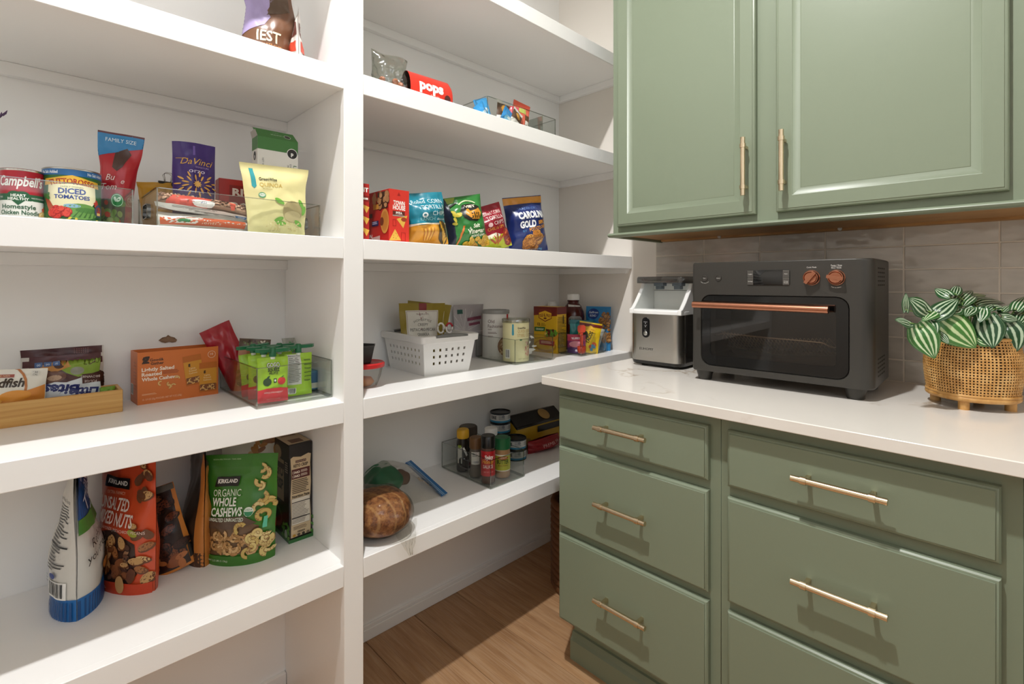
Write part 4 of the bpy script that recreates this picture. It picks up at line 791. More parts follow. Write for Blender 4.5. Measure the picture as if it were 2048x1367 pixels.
p = b.print(); p.rect(-.038, .112, .038, .136, '5a4638'); blobs(p, -.036, .112, .036, .134, 26, .004, ['e0d6c8', '6b7a4a', '3a2a22'], 6); blobs(p, -.036, .005, .036, .06, 26, .009, ['7d5a34', '9a7242', 'b58a55'], 7); p.build(t)
t, P_ = carton('small_box', 'small blue and white box in the right of the wide clear bin', (-1.277, -.232, S3 + E0), 0, .044, .05, .05, '4a86ad'); p = P_('front'); p.rect(-.021, .002, .016, .047, '4a86ad'); p.rect(-.02, .004, .014, .02, 'e6e3d6'); p.rect(-.02, .018, .01, .045, '3a70a0'); p.build(t)
t = thing('clear_wrapper', 'crumpled clear wrapper with green leaf at back of wide bin', 'wrapper', (-1.277, -.07, S3 + E0)); b = Bag(.05, .125, .03, 'full', wr=.008, seed=35); b.build(t, clear_mat('film_clear', 'e6e8e2', .12, .15, .6)); p = b.print(); p.ell(-.004, .1, .006, .016, '4f9a4a', .3); p.build(t)
# ---- fourth shelf
t, b = pouch('pretzel_bag', 'blue and white pretzel bag standing edge on, leftmost on the fourth shelf', 'snack bag', (-1.746, -.118, S4), 1.5, .188, .31, .088, 'dcdbd6', 'stand', wr=.004, seed=41, pinch=.03, rough=.22)
for sd in (-1, 1):
    p = b.print(sd); p.rect(-.094, .0, .094, .045, '1f6cb4')
    for i in range(30): p.rect(-.094 + .0063 * i, .002, -.0915 + .0063 * i, .04, '174f8d')
    if sd < 0:
        p.rect(-.094, .205, .094, .31, '1b62ae'); p.rect(-.01, .2, .094, .31, '2a3a7a'); 
        for i in range(14): p.rect(-.094 + .0063 * i, .207, -.0915 + .0063 * i, .3, '174f8d')
        p.rect(-.094, .175, .03, .205, '4b8a35'); p.text('Rethink', -.045, .142, .019, '26221f', wd=.06, shear=.3, rot=.25); p.text('your pretzel', -.045, .118, .016, '26221f', wd=.085, shear=.3, rot=.25); blobs(p, -.04, .055, .06, .11, 20, .017, ['a8662a', 'b97a38', '8f521f'], 4, .7, '6d3c16'); blobs(p, -.03, .06, .05, .105, 8, .004, ['efe6d6'], 5); p.text('Thins', -.03, .235, .03, 'dfe4f2', shear=.3, rot=.5); p.text('the', -.05, .275, .014, 'dfe4f2', rot=.5)
    else:
        p.rect(-.02, .05, .094, .31, 'd6d4cd'); p.text('Nutrition Facts', .052, .236, .008, '222222', wd=.06, rot=0); p.lines(.022, .1, .085, .23, 22, '3a3a3a', .4, 5, .5); p.rect(.02, .15, .086, .153, '1a1a1a'); p.bars(.035, .048, .086, .082, 20, 3); p.ell(.06, .094, .008, .006, '27408a'); p.lines(.0, .06, .012, .08, 3, '333333')
    p.build(t)
t, b = pouch('mixed_nuts_pouch', 'orange pouch of unsalted mixed nuts on the fourth shelf', 'nut bag', (-1.658, -.118, S4), -1.12, .185, .305, .072, 'd4502a', 'stand', wr=.004, seed=42, pinch=.03, rough=.28)
p = b.print(); p.poly([(-.095, .115), (-.095, .0), (.04, .0), (.07, .05), (.06, .11), (.0, .135)], '3f2a22'); blobs(p, -.09, .03, .05, .12, 60, .009, ['6d4530', '8a5c40', '55362a', '9a7050'], 5, .65, '2c1b15'); blobs(p, -.02, .03, .085, .12, 22, .014, ['c79a62', 'a56a3c', 'd9b27a', '8a5230', '6b3f2a'], 8, .6, '6d3f22'); p.rect(-.09, .0, .09, .025, 'c8401f'); blobs(p, .05, .13, .085, .28, 12, .013, ['8a5a3a', 'c79a62', '6d4530'], 3, .6, '6d3f22'); p.ell(.055, .135, .012, .007, 'a5a83a', -.4)
p.rect(-.05, .222, .028, .246, '1d1616'); p.text('KIRKLAND', -.01, .23, .010, 'efe9e2', wd=.062, bold=.03, shear=.15); p.text('EXTRA FANCY', -.012, .208, .007, 'e8b8a0', wd=.055); p.text('UNSALTED', -.012, .176, .025, 'f2e2d8', wd=.095, bold=.02); p.text('MIXED NUTS', -.004, .146, .025, 'f2e2d8', wd=.115, bold=.02); p.text('CASHEWS | ALMONDS | PISTACHIOS | PECANS', .0, .134, .0062, 'f2d6c8', wd=.16); p.ell(.03, .022, .012, .019, 'c99a62', .2); p.lines(-.04, .008, -.005, .014, 2, 'f0c0a8'); p.build(t)
p = b.print(1); p.rect(-.06, .03, .06, .2, '3f2a22'); blobs(p, -.055, .04, .055, .18, 40, .01, ['c79a62', '8a5c40', '55362a'], 5, .65, '2c1b15'); p.build(t)
sl = lambda p: (p.x + .9 * max(0, p.z - .13), p.y + .25 * max(0, p.z - .1), p.z - .35 * max(0, p.z - .13))
t, b = pouch('pecan_pouch', 'slumped pouch of dark pecans with an orange edge, right of mixed nuts', 'nut bag', (-1.574, -.12, S4), -.55, .115, .2, .055, 'c77a30', 'stand', wr=.004, seed=43, pinch=.03, roll=-.28)
p = b.print(); p.rect(-.07, .006, .05, .185, '2c1710'); blobs(p, -.065, .012, .045, .175, 50, .014, ['4a2416', '6b3520', '3a1a10', '7d4526'], 6, .6, '1d0d08'); blobs(p, -.04, .01, .045, .06, 9, .014, ['b06a38', '8f4f28'], 9, .55); p.rect(-.07, .185, .07, .215, '5a5850'); p.poly([(.052, .05), (.066, .05), (.066, .02), (.05, .016)], '1d1a18'); p.build(t)
t, b = pouch('nut_pouch', 'dark pouch with a broad orange seam standing edge on, left of green cashews', 'nut bag', (-1.512, -.09, S4), 1.5, .165, .285, .066, '2a211c', 'stand', wr=.004, seed=44, pinch=.03)
p = b.print(-1); p.rect(-.083, .0, -.06, .27, 'c27a38'); p.rect(-.083, .0, .083, .035, 'b8702f'); p.rect(-.04, .04, .07, .17, '3a332e'); p.lines(-.03, .05, .06, .16, 9, '6b6258', .4); p.rect(-.083, .24, .083, .285, '4a3c34'); p.build(t)
p = b.print(1); p.rect(.066, .0, .083, .27, 'c27a38'); p.rect(-.083, .0, .083, .035, '4a3020'); p.build(t)
t, b = pouch('cashew_pouch', 'bright green pouch of organic whole cashews with a see-through window', 'nut bag', (-1.437, -.178, S4), -.66, .172, .256, .085, '3f7d28', 'stand', wr=.003, seed=45, pinch=.04, rough=.28, flare=.06)
p = b.print(); p.rect(-.084, .225, .084, .256, '3a7a24'); p.poly([(-.084, .105), (.02, .108), (.055, .09), (.055, .03), (-.084, .022)], '6d5238'); cashews(p, -.076, .032, .05, .075, 62, .011, 5, ('c99a62', 'd9b07a', 'b98a55')); p.poly([(-.084, .113), (.02, .116), (.05, .1), (.0, .088), (-.05, .09), (-.084, .085)], '5f4a3a')
p.rect(-.084, .0, .084, .024, '3a7424'); cashews(p, .045, .02, .075, .23, 17, .0145, 8, ('d6bf78', 'c9ae62', 'e0cc8c')); cashews(p, .01, .012, .07, .09, 9, .014, 12, ('d6bf78', 'c9ae62'))
p.poly([(-.055, .183), (.0, .183), (.004, .205), (-.05, .205)], '17130f'); p.text('KIRKLAND', -.025, .191, .0095, 'f2efe8', wd=.046, bold=.03, shear=.15); p.text('ORGANIC', -.025, .160, .0165, 'e6efda', wd=.066); p.text('WHOLE', -.03, .139, .0175, 'f2f5ea', wd=.058, bold=.025); p.text('CASHEWS', -.022, .1175, .0175, 'f2f5ea', wd=.075, bold=.025); p.text('UNSALTED UNROASTED', -.022, .106, .0075, 'e6efda', wd=.084, bold=.015)
p.ell(.03, .125, .0105, .0105, 'e9f2e4'); p.poly([(.0195, .125), (.0405, .125), (.037, .1175), (.03, .1145), (.023, .1175)], '2f8a5a'); p.text('USDA', .03, .127, .0045, '2f7a50'); p.text('NET WT 2.5 LBS (1.13kg)', -.045, .012, .0042, 'd9e6cc'); p.text('RESEALABLE POUCH - TEAR HERE', -.03, .245, .003, 'b9d6a4'); p.rect(.062, .085, .07, .11, '5fc2a0'); p.build(t)
t, b = pouch('vegetable_pouch', 'white pouch with vegetable pictures behind the green cashew pouch', 'food bag', (-1.382, -.08, S4), -.25, .15, .27, .055, 'd6d2c6', 'stand', wr=.004, seed=46)
p = b.print(); blobs(p, .0, .21, .07, .265, 14, .016, ['8a5a30', 'a8743a', '5a6b34', 'c0a070'], 5, .5); p.rect(-.075, .0, .075, .03, '4a6b2c'); blobs(p, .02, .005, .07, .085, 24, .011, ['3f7a2c', '5f9a38', '2f5a22', 'c03a28'], 6, .8); p.ell(.045, .03, .02, .018, 'cf4a26'); p.build(t)
t, P_ = carton('cereal_box', 'black chocolate crisp cereal box beside the post on the fourth shelf', (-1.2995, -.2011, S4), .0, .0612, .17, .2575, '1d1917'); p = P_('front')
p.poly([(-.026, .012), (.026, .014), (.027, .06), (.0245, .1), (.027, .15), (.025, .2), (.027, .225), (.02, .228), (.0, .222), (-.02, .226), (-.027, .222), (-.0245, .17), (-.027, .12), (-.025, .06)], 'cdb691'); p.rect(-.014, .208, .014, .2145, '4a2420'); p.text('CHOCOLATE', 0, .2098, .003, 'e0c8a8'); p.text('KETO CRISP', 0, .197, .0075, '2a1a14', wd=.038, bold=.04)
p.rect(-.024, .166, .024, .192, '56221f'); 
for z in (.183, .173): p.text('NO', -.009, z - .003, .006, 'efe2cf', bold=.04); p.frame(-.0215, z - .003, -.0165, z + .003, .0008, 'efe2cf'); p.lines(.0, z - .003, .02, z + .004, 3, 'd9c3b0', .5)
p.lines(-.023, .125, .023, .163, 8, '4a3a2c', .42, 3, .8); p.text('Nutrition Facts', 0, .117, .006, '1d1712', wd=.046, bold=.03); p.rect(-.0245, .045, .024, .115, 'd9d0bf'); p.frame(-.0245, .045, .024, .115, .0005, '55493a'); p.lines(-.023, .047, .022, .1, 14, '55493a', .3, 4, .7); p.rect(-.024, .103, .023, .105, '1d1712'); p.rect(-.024, .062, .023, .064, '1d1712'); p.lines(-.02, .03, .02, .04, 3, '6b5a48', .35); p.text('VEGAN', 0, .0235, .0042, '2a1d16', bold=.03)
for i, c_ in enumerate(('b98a2c', '55493a', '3a3028', '7a6a55')): p.ell(-.018 + .012 * i, .0175, .0042, .0035, c_)
p.rect(-.0324, .0, .0324, .0095, '2f6a34'); blobs(p, .026, .01, .032, .06, 8, .004, ['4d8a34', '3a6b28'], 3); p.build(t)
p = P_('left'); p.ell(.005, .225, .03, .022, '4a3226'); p.ell(.005, .225, .026, .018, 'b09672'); p.rect(-.03, .1, .05, .21, 'a89070'); p.text('KETO', .01, .165, .026, '1d1512', wd=.07, bold=.04); p.text('CRISP', .01, .13, .026, '1d1512', wd=.07, bold=.04); p.rect(-.03, .185, .05, .2, '3a2420'); p.ell(-.01, .05, .05, .03, '5a4a42'); p.ell(-.01, .052, .04, .02, '2a1a14'); p.rect(-.085, .0, .085, .012, '2f6a34'); blobs(p, .04, .005, .085, .05, 24, .008, ['5d9a3a', '3a6b28', '7fb04a'], 4); p.ell(.066, .02, .009, .011, 'c9cdbc'); p.lines(.06, .18, .082, .21, 5, 'b0a090', .5); p.build(t)
p = P_('top'); p.poly([(-.03, -.08), (.03, -.075), (.028, .08), (-.03, .08)], 'c4ae8a'); p.rect(-.018, -.07, .015, -.035, '6d4a34'); p.rect(-.02, .0, .02, .03, '8a6a48'); p.build(t)

# ================================================================ RIGHT BAY
# ---- second shelf from the top
t = thing('candy_bag', 'clear crinkled bag of wrapped candy next to the red rounded carton', 'candy bag', (-1.068, -.262, S1)); b = Bag(.12, .142, .075, 'full', wr=.011, seed=51); b.build(t, clear_mat('film_clear', 'e6e8e2', .12, .15, .6), 'clear_film')
rr = random.Random(9)
for i in range(16):
    x, y, z = rr.uniform(-.042, .042), rr.uniform(-.018, .018), .016 + .058 * (i % 4) / 4 + rr.uniform(0, .01)
    MB().lathe([(0, -.011), (.007, -.007), (.0095, 0), (.007, .007), (0, .011)], 10, T=Matrix.Translation((x, y, z)) @ Euler((rr.uniform(0, 3), rr.uniform(0, 3), 0)).to_matrix().to_4x4()).build('candy', mat('candy_' + str(i % 4), ('c0392c', 'd9a23c', '5a2a20', 'd98a6a')[i % 4], .3), t, smooth=1)
t = thing('candy_carton', 'red rounded candy carton with big white lettering lying on its side', 'candy carton', (-.938, -.262, S1), -.05)
def popsec(x, k=1): return [(x, .033 * k * math.cos(a), .0575 + .0575 * k * math.sin(a)) for a in (2 * math.pi * i / 24 for i in range(24))]
def pops(x, y):   # print surface on the front of the oval carton
    a = math.pi + math.asin(max(-1, min(1, (y - .0575) / .0575))) * -1; n = Vector((0, math.cos(a) / .033, math.sin(a) / .0575)).normalized(); return Vector((x, .033 * math.cos(a), .0575 + .0575 * math.sin(a))), n
MB().loops([popsec(-.075), popsec(.068), popsec(.078, .85), popsec(.08, .5)], cap0=False).build('carton', mat('card_red_gloss', 'd23426', .28), t, smooth=50)
MB().loops([popsec(-.0745, .97), popsec(-.05, .95)], cap0=False).build('dark_inside', mat('card_inside', '3a2a22', .7), t)
p = Print(pops, .008, .0008); p.text('pops', -.002, .062, .03, 'f4e9e2', wd=.085, bold=.05, rot=-.0); p.text('Family size', .01, .047, .005, 'f4d0c4'); p.ell(.055, .05, .011, .013, '4a2420'); p.build(t)
bin_('clear_bin', 'small clear bin of candy packets, upper right bay', (-.735, -.315, S1), 0, .345, .17, .096)
MB_d = MB()
def packet(label, x, y, rz, w_, h_, col, pr_=None, z=S1 + E0, roll=0, d_=.018, tilt=0, group=None, nm='candy_packet', cat='candy packet', seed=None, kind='pillow', rough=.25):
    t, b = pouch(nm, label, cat, (x, y, z), rz, w_, h_, d_, col, kind, wr=.002, seed=seed or random.randint(1, 99), pinch=.03, roll=roll, tilt=tilt, group=group, rough=rough)
    if pr_: p = b.print(); pr_(p, w_, h_); p.build(t)
    return t
gp = 'candy packets in the upper clear bin'
bl = lambda p, w_, h_: (p.ell(0, h_ * .5, w_ * .3, h_ * .2, '7fc4ea', .4), p.ell(w_ * .1, h_ * .62, w_ * .2, h_ * .07, 'e9f4fa', .3))
packet('light blue candy packet tipped over at left end of upper bin', -.702, -.285, .1, .055, .085, '3a93cf', bl, roll=-.7, group=gp)
packet('light blue candy packet second from left in upper bin', -.680, -.262, -.2, .055, .108, '3f9ad6', bl, roll=-.35, group=gp)
packet('light blue candy packet third from left in upper bin', -.648, -.288, .1, .05, .095, '2f86c4', bl, roll=.5, group=gp)
wt = lambda p, w_, h_: (p.rect(-w_ / 2, h_ * .55, w_ / 2, h_ * .9, '5a3a26'), p.ell(0, h_ * .75, w_ * .25, h_ * .12, 'd99a3a'), p.ell(0, h_ * .3, w_ * .25, h_ * .08, 'c8302a', -.5))
packet('brown and white candy packet beside the blue packets in upper bin', -.61, -.250, -.1, .06, .125, 'e9e2da', wt, roll=.1, group=gp)
packet('white candy packet in front of the brown and white one in upper bin', -.600, -.290, .15, .055, .1, 'ece6e0', wt, roll=.45, group=gp)
packet('narrow pink candy packet against the red fruit packet in upper bin', -.572, -.262, -.5, .035, .11, 'c94a5a', roll=.1, group=gp)
def fruit(p, w_, h_):
    p.rect(-w_ / 2, h_ * .88, w_ / 2, h_, 'e0604a'); p.poly([(-.02, h_ * .82), (.02, h_ * .86), (.02, h_ * .72), (-.016, h_ * .7)], 'c9d06a'); p.text('fruit', -.012, h_ * .5, .011, 'a8302a'); p.text('snacks', -.012, h_ * .38, .011, 'a8302a', wd=.03); p.rect(.014, h_ * .1, .036, h_ * .7, '6a4a30'); p.rect(.015, h_ * .42, .035, h_ * .54, 'eee8e0'); blobs(p, -.03, .01, .03, h_ * .3, 8, .007, ['f0b04a', '8fc04a', 'f08a6a'], 5)
packet('tall coral red fruit snack packet standing in upper bin', -.535, -.262, -.05, .082, .135, 'e8705a', fruit, roll=.12, group=gp)
dv = thing('bin_divider', 'thin clear divider in the right end of the upper clear bin', 'divider', (-.46, -.31, S1 + E0)); MB().box(0, 0, 0, .0025, .16, .09).build('divider_sheet', bin_edge, dv)
# ---- third shelf: boxes and chip bags
t, P_ = carton('cracker_box', 'red cracker box mostly hidden behind the centre post', (-1.2045, -.352, S2), 0, .048, .12, .15, 'b5201d'); p = P_('front')
p.text('Z-IT', .006, .128, .011, 'f4eee6', bold=.04); p.rect(-.024, .104, .024, .118, '8a1712'); p.rect(-.016, .108, .02, .113, 'f4eee6')
for z in (.085, .055, .025): p.poly([(.0, z + .012), (.024, z + .004), (.016, z - .012)], 'e6b24a'); 
p.build(t)
t, P_ = carton('cracker_box', 'red pita cracker box in the right bay, corner toward the camera', (-1.0912, -.352, S2), 0, .0632, .13, .1465, 'bb2620'); p = P_('front'); p.rect(-.0316, 0, .0316, .1465, 'd23428')
p.text('TOWN', 0, .104, .0115, 'f6eee6', wd=.036, bold=.04, rot=-.02); p.text('HOUSE', 0, .0915, .0115, 'f6eee6', wd=.039, bold=.04, rot=-.02); p.rect(-.02, .077, .018, .0875, '5a2218'); p.text('PITA', 0, .079, .0068, 'f6eee6', bold=.03); p.rect(-.02, .0735, .018, .0765, '9a9a90')
p.poly([(-.008, .066), (.026, .078), (.013, .042)], 'e0b04a'); p.ell(.015, .066, .009, .006, '9a3a22'); p.poly([(-.031, .006), (.006, .008), (-.013, .038)], 'e0b04a'); blobs(p, -.022, .012, -.004, .028, 6, .0016, ['b9542f', '6a7a3a'], 3); p.poly([(-.006, .13), (.004, .13), (-.001, .14)], '9a1c17'); p.frame(-.02, .046, -.01, .064, .001, '9a1c17'); p.frame(.006, .006, .02, .03, .001, '9a1c17'); p.build(t)
p = P_('left'); p.rect(.005, .095, .06, .142, '4a2e20'); blobs(p, .008, .098, .058, .14, 12, .011, ['b98a5a', 'a87848', 'c99a6a'], 4, .85, '2f1c14'); blobs(p, -.055, .11, .0, .14, 5, .011, ['b98a5a'], 6, .8); p.rect(-.018, .096, .012, .11, 'd99a3a'); p.ell(.045, .06, .022, .034, 'd99a4a'); p.ell(.045, .06, .017, .027, 'c9863a'); p.ell(.03, .06, .01, .012, '7a3a22'); p.rect(-.05, .074, -.022, .086, '4a1c1c'); p.rect(-.025, .05, .012, .064, '27275a'); p.lines(-.022, .053, .008, .062, 2, 'c9c9e0', .5); p.poly([(-.025, .0), (.02, .0), (.02, .022), (-.025, .018)], 'c9a8a0'); p.text('TOWN', -.05, .015, .012, 'e9d9d0', bold=.03); p.build(t)
t, b = pouch('chip_bag', 'teal and yellow bag of rolled tortilla chips beside the red box', 'chip bag', (-.968, -.312, S2), -.22, .132, .158, .085, '1f7f93', 'pillow', roll=-.14, wr=.008, seed=61, pinch=.04)
p = b.print(); p.rect(-.066, .0, .066, .062, 'd99a34'); p.poly([(-.066, .06), (-.03, .064), (.03, .06), (.066, .058), (.066, .064), (-.066, .068)], 'e9dcc4'); p.text('Rolled', -.022, .124, .0125, 'd9ecef', wd=.045, shear=.25); p.text('CORN', .03, .123, .0135, 'd9ecef', wd=.045); p.text('TORTILLA', .016, .105, .0125, 'd9ecef', wd=.075); p.text('CHIPS', .034, .087, .012, 'd9ecef', wd=.05); p.text('RANCH', -.006, .073, .0105, '8fd0d6', wd=.046); p.text('flavored', .04, .073, .007, 'd9ecef', shear=.25); p.ell(-.014, .09, .008, .007, 'e9f4f4'); p.ell(-.014, .089, .004, .004, '2a6a78')
for i in range(7): p.poly([(-.026 + .006 * i, .05), (-.022 + .006 * i, .052), (-.014 + .003 * i, .018), (-.018 + .003 * i, .018)], ('b9762a', 'e0b050')[i % 2])
p.ell(.044, .035, .016, .036, '4a3a1c', .15)
for i in range(9): p.ell(.036 + .002 * i, .06 - .006 * i, .0028, .012, ('d9a83c', 'b98a2c')[i % 2], .5 - .12 * i)
p.build(t)
t, b = pouch('chip_bag', 'green chip bag with black side and yellow temple emblem', 'chip bag', (-.808, -.312, S2), -.35, .138, .168, .09, '2f7a35', 'pillow', roll=-.2, wr=.008, seed=62, pinch=.05)
p = b.print(); p.rect(-.068, .0, -.048, .166, '1d2233'); p.poly([(-.055, .166), (-.02, .166), (-.03, .15), (-.05, .148)], '8a9a3a'); p.poly([(-.022, .118), (-.008, .138), (.028, .14), (.05, .128), (.05, .098), (.03, .082), (.0, .086), (-.016, .1)], '17160f'); p.text('VIET', .016, .127, .0075, 'f0e6d0', wd=.04, bold=.04); p.poly([(.0, .122), (.008, .124), (.012, .115), (.03, .118), (.046, .124), (.05, .108), (.04, .088), (.01, .09), (-.006, .108)], 'd9942c')
for i in range(4): p.rect(.012 + .008 * i, .092, .016 + .008 * i, .1 + .003 * (i % 2), '17160f'); p.rect(.012 + .008 * i, .104, .016 + .008 * i, .109, '17160f')
p.arc(.012, .105, .047, .004, 50, 130, 'c9d6a8'); p.text('Salt', .022, .063, .011, 'eef2dc', shear=.2, bold=.03); p.text('&', .0, .06, .007, 'eef2dc'); p.text('Vinegar', .02, .046, .0135, 'eef2dc', wd=.06, shear=.2, bold=.03); p.text('POTATO CHIPS', .026, .036, .0058, 'eef2dc', wd=.05, bold=.03)
blobs(p, -.018, .004, .06, .032, 16, .012, ['d9b23c', 'e6c65a', 'c99a2c'], 4, .75, 'a87a22'); blobs(p, -.045, .075, -.022, .12, 6, .01, ['c9b83c', 'b9a83a'], 5); 
for i in range(5): p.poly([(-.048 + .005 * i, .02 + .01 * i), (-.042 + .005 * i, .02 + .01 * i), (-.036 + .005 * i, .034 + .01 * i), (-.042 + .005 * i, .034 + .01 * i)], 'c9702c')
p.poly([(-.048, .14), (-.02, .15), (-.018, .146), (-.046, .134)], '17160f'); p.rect(-.048, .0, -.028, .016, '2f6a78'); p.text('NET WT 5 OZ', .02, .004, .004, '14240f'); p.build(t)
t, b = pouch('chip_bag', 'red and lime bag of rolled tortilla chips behind the green bag', 'chip bag', (-.683, -.297, S2), -.3, .135, .155, .085, '97182c', 'pillow', roll=-.32, wr=.008, seed=63, pinch=.05)
p = b.print(); p.rect(-.066, .0, .066, .05, 'b9c22f'); p.poly([(-.066, .054), (.0, .06), (.02, .052), (.02, .045), (-.066, .046)], 'ece4d0'); p.text('Rolled', -.008, .12, .0125, 'f0dcd6', wd=.042, shear=.25); p.text('CORN', .036, .12, .012, 'f0dcd6', wd=.036); p.text('TORTILLA', .018, .103, .0125, 'f0dcd6', wd=.07); p.text('CHIPS', .026, .085, .0125, 'f0dcd6', wd=.048); p.ell(-.012, .089, .008, .007, 'e9c0c0'); p.text('CHILI & LIME', .012, .07, .0105, 'd99a3a', wd=.075)
for i in range(6): p.ell(-.012 + .009 * i, .034 + .004 * (i % 3), .003, .017, ('a8421f', 'c9602a')[i % 2], .9 - .4 * i)
p.ell(.05, .038, .018, .034, '8a2a1a', .1); blobs(p, .036, .01, .064, .07, 16, .008, ['b9502a', '8a3018', 'd0703a'], 6, .3); p.text('NET WT 9 OZ (255g)', .0, .008, .0045, '2a2f10', wd=.045); p.build(t)
t, b = pouch('chip_bag', 'navy blue potato chip bag with folded orange top, rightmost on its shelf', 'chip bag', (-.520, -.300, S2), -.3, .16, .203, .1, '1a2c66', 'pillow', roll=-.15, wr=.008, seed=64, pinch=.06)
p = b.print(); p.rect(-.08, .176, .08, .2, 'c98a34'); p.text("TRADER JOE'S", .0, .153, .0085, '6a8ac0', wd=.08); p.text('CAROLINA', .008, .122, .0225, 'eef0f2', wd=.11, bold=.05, sx=.8); p.text('GOLD', -.014, .09, .0225, 'eef0f2', wd=.062, bold=.05); p.text('BBQ', .046, .1, .0125, 'd9963a', bold=.04, rot=.15); p.text('POTATO CHIPS', .03, .08, .011, 'd9963a', wd=.085, bold=.03, rot=.15); p.text('BY', -.03, .074, .008, '4a8ac0')
blobs(p, -.03, .02, .06, .066, 14, .019, ['c98a3a', 'b9762a', 'd9a04a'], 7, .75, '7d4a18')
for i in range(9): p.ell(-.02 + .009 * i, .045 + .004 * (i % 3), .012, .0012, '9a6224', .6)
p.text('NET WT 7 OZ (198g)', .01, .007, .0075, '6ab0e0', wd=.085); p.build(t)
# ---- fourth shelf: white basket
bw = thing('storage_basket', 'white plastic storage basket with square holes and grey grips', 'basket', (-.8535, -.152, S3), -.06)
wb = mat('white_basket_plastic', 'e9e8e6', .4)
A = dict(x0=-.084, x1=.084, y0=-.112, y1=.112); B_ = dict(x0=-.097, x1=.097, y0=-.129, y1=.129); Hb = .108
def wall(P0, P1, Q0, Q1, nc, cx, rows):
    P0, P1, Q0, Q1 = map(Vector, (P0, P1, Q0, Q1)); us = [0]; vs = [0]
    m0, m1 = cx; pit = (m1 - m0) / nc; hw = pit * .17
    for i in range(nc): c = m0 + pit * (i + .5); us += [c - hw, c + hw]
    us.append(1)
    for r_ in rows: vs += [r_ - .042, r_ + .042]
    vs.append(1); f = lambda u, v: P0.lerp(P1, u).lerp(Q0.lerp(Q1, u), v); mb = MB(); nu = len(us)
    mb.v = [tuple(f(u, v)) for v in vs for u in us]
    for j in range(len(vs) - 1):
        for i in range(nu - 1):
            if i % 2 and j % 2: continue
            mb.f.append((j * nu + i, j * nu + i + 1, (j + 1) * nu + i + 1, (j + 1) * nu + i)); mb.m.append(0)
    mb.build('basket_side', wb, bw, solid=.0024)
rows = (.32, .52, .72)
a, q = A, B_
wall((a['x0'], a['y0'], .004), (a['x1'], a['y0'], .004), (q['x0'], q['y0'], Hb), (q['x1'], q['y0'], Hb), 6, (.13, .87), rows)
wall((a['x0'], a['y1'], .004), (a['x0'], a['y0'], .004), (q['x0'], q['y1'], Hb), (q['x0'], q['y0'], Hb), 9, (.09, .93), rows)
wall((a['x1'], a['y0'], .004), (a['x1'], a['y1'], .004), (q['x1'], q['y0'], Hb), (q['x1'], q['y1'], Hb), 9, (.09, .93), rows)
wall((a['x1'], a['y1'], .004), (a['x0'], a['y1'], .004), (q['x1'], q['y1'], Hb), (q['x0'], q['y1'], Hb), 6, (.13, .87), rows)
MB().box(a['x0'], a['y0'], 0, a['x1'], a['y1'], .004).build('basket_floor', wb, bw)
def rl2(dx, dy, z, r=.012): return [(x, y, z) for x, y in rbox(2 * dx, 2 * dy, r, r, 4)]
MB().loops([rl2(.097, .129, .100), rl2(.1075, .1395, .1045), rl2(.109, .141, .123), rl2(.107, .139, .125), rl2(.0985, .1305, .125), rl2(.0955, .1275, .108), rl2(.097, .129, .100)], cap0=False, cap1=False).build('rim', wb, bw, smooth=40)
gg2 = mat('grey_grip', '6f706d', .5)
for y in (-.135, .135): MB().loops([[(x, y + s_ * .0075, .1235 + .0055 * math.cos(x / .06 * 1.3)) for s_ in (-1, 1)] + [(x, y + s_ * .0075, .1185) for s_ in (1, -1)] for x in [-.06 + .12 * i / 10 for i in range(11)]]).build('grip', gg2, bw, bevel=.001)
for dx, lab, sd, rl_ in ((0, 'olive granola pouch with white label, front one in white basket', 71, .02), (.034, 'olive granola pouch behind the labelled one in white basket', 72, .12)):
    t, b = pouch('granola_pouch', lab, 'food pouch', (-.872 + dx, -.135 + dx, S3 + .006), -.12, .155, .215, .042, '8d7a1f', 'stand', wr=.003, seed=sd, pinch=.04, roll=rl_, flare=.22, group='olive granola pouches in the white basket', rough=.35)
    p = b.print(); p.rect(-.012, .0, .012, .215, '7d1f22'); p.rect(-.058, .081, .054, .191, 'd6d2c8'); p.frame(-.055, .084, .051, .188, .001, '7a4a44'); p.text("TRADER JOE'S", -.002, 0.176, .0048, '5a2f2c', wd=.042); p.text('HOMESTYLE', -.002, 0.156, .0075, '6d6a60', wd=.06, arc=.07); p.text('CREEPY', -.002, 0.139, .0095, '4a4842', wd=.036); p.text('PISTACHIO PECAN', -.002, 0.122, .0105, '4a4842', wd=.09); p.text('GRANOLA', -.002, 0.107, .0095, '4a4842', wd=.044); p.text('MADE WITH EXTRA VIRGIN OLIVE OIL', -.002, 0.092, .0038, '5a5850', wd=.09); p.build(t)
sc_ = thing('scissors', 'scissors with white and red loop handles sticking out of the white basket', 'scissors', (-.825, -.205, S3 + .045), -.5)
m = MB(); m.add([(-.006, -.001, 0), (.006, -.001, 0), (.003, -.001, .08), (-.003, -.001, .08), (-.006, .001, 0), (.006, .001, 0), (.003, .001, .08), (-.003, .001, .08)], [(0, 1, 2, 3), (7, 6, 5, 4), (0, 4, 5, 1), (1, 5, 6, 2), (2, 6, 7, 3), (3, 7, 4, 0)]); m.build('blades', tin, sc_)
for s_, c_ in ((-1, 'e9e6e0'), (1, 'e6e0dc')): MB().tube([(s_ * .014 + .0105 * math.cos(a_), 0, .094 + .016 * math.sin(a_)) for a_ in [2 * math.pi * i / 20 for i in range(20)]], .0032, 8, 0, True).build('loop_handle', mat('loop_' + c_, c_, .4), sc_, smooth=1)
MB().tube([(.014 + .0105 * math.cos(a_), -.0012, .094 + .016 * math.sin(a_)) for a_ in [.3 + 2.5 * i / 10 for i in range(11)]], .0033, 8).build('red_insert', mat('loop_red', 'b01f2e', .4), sc_, smooth=1)
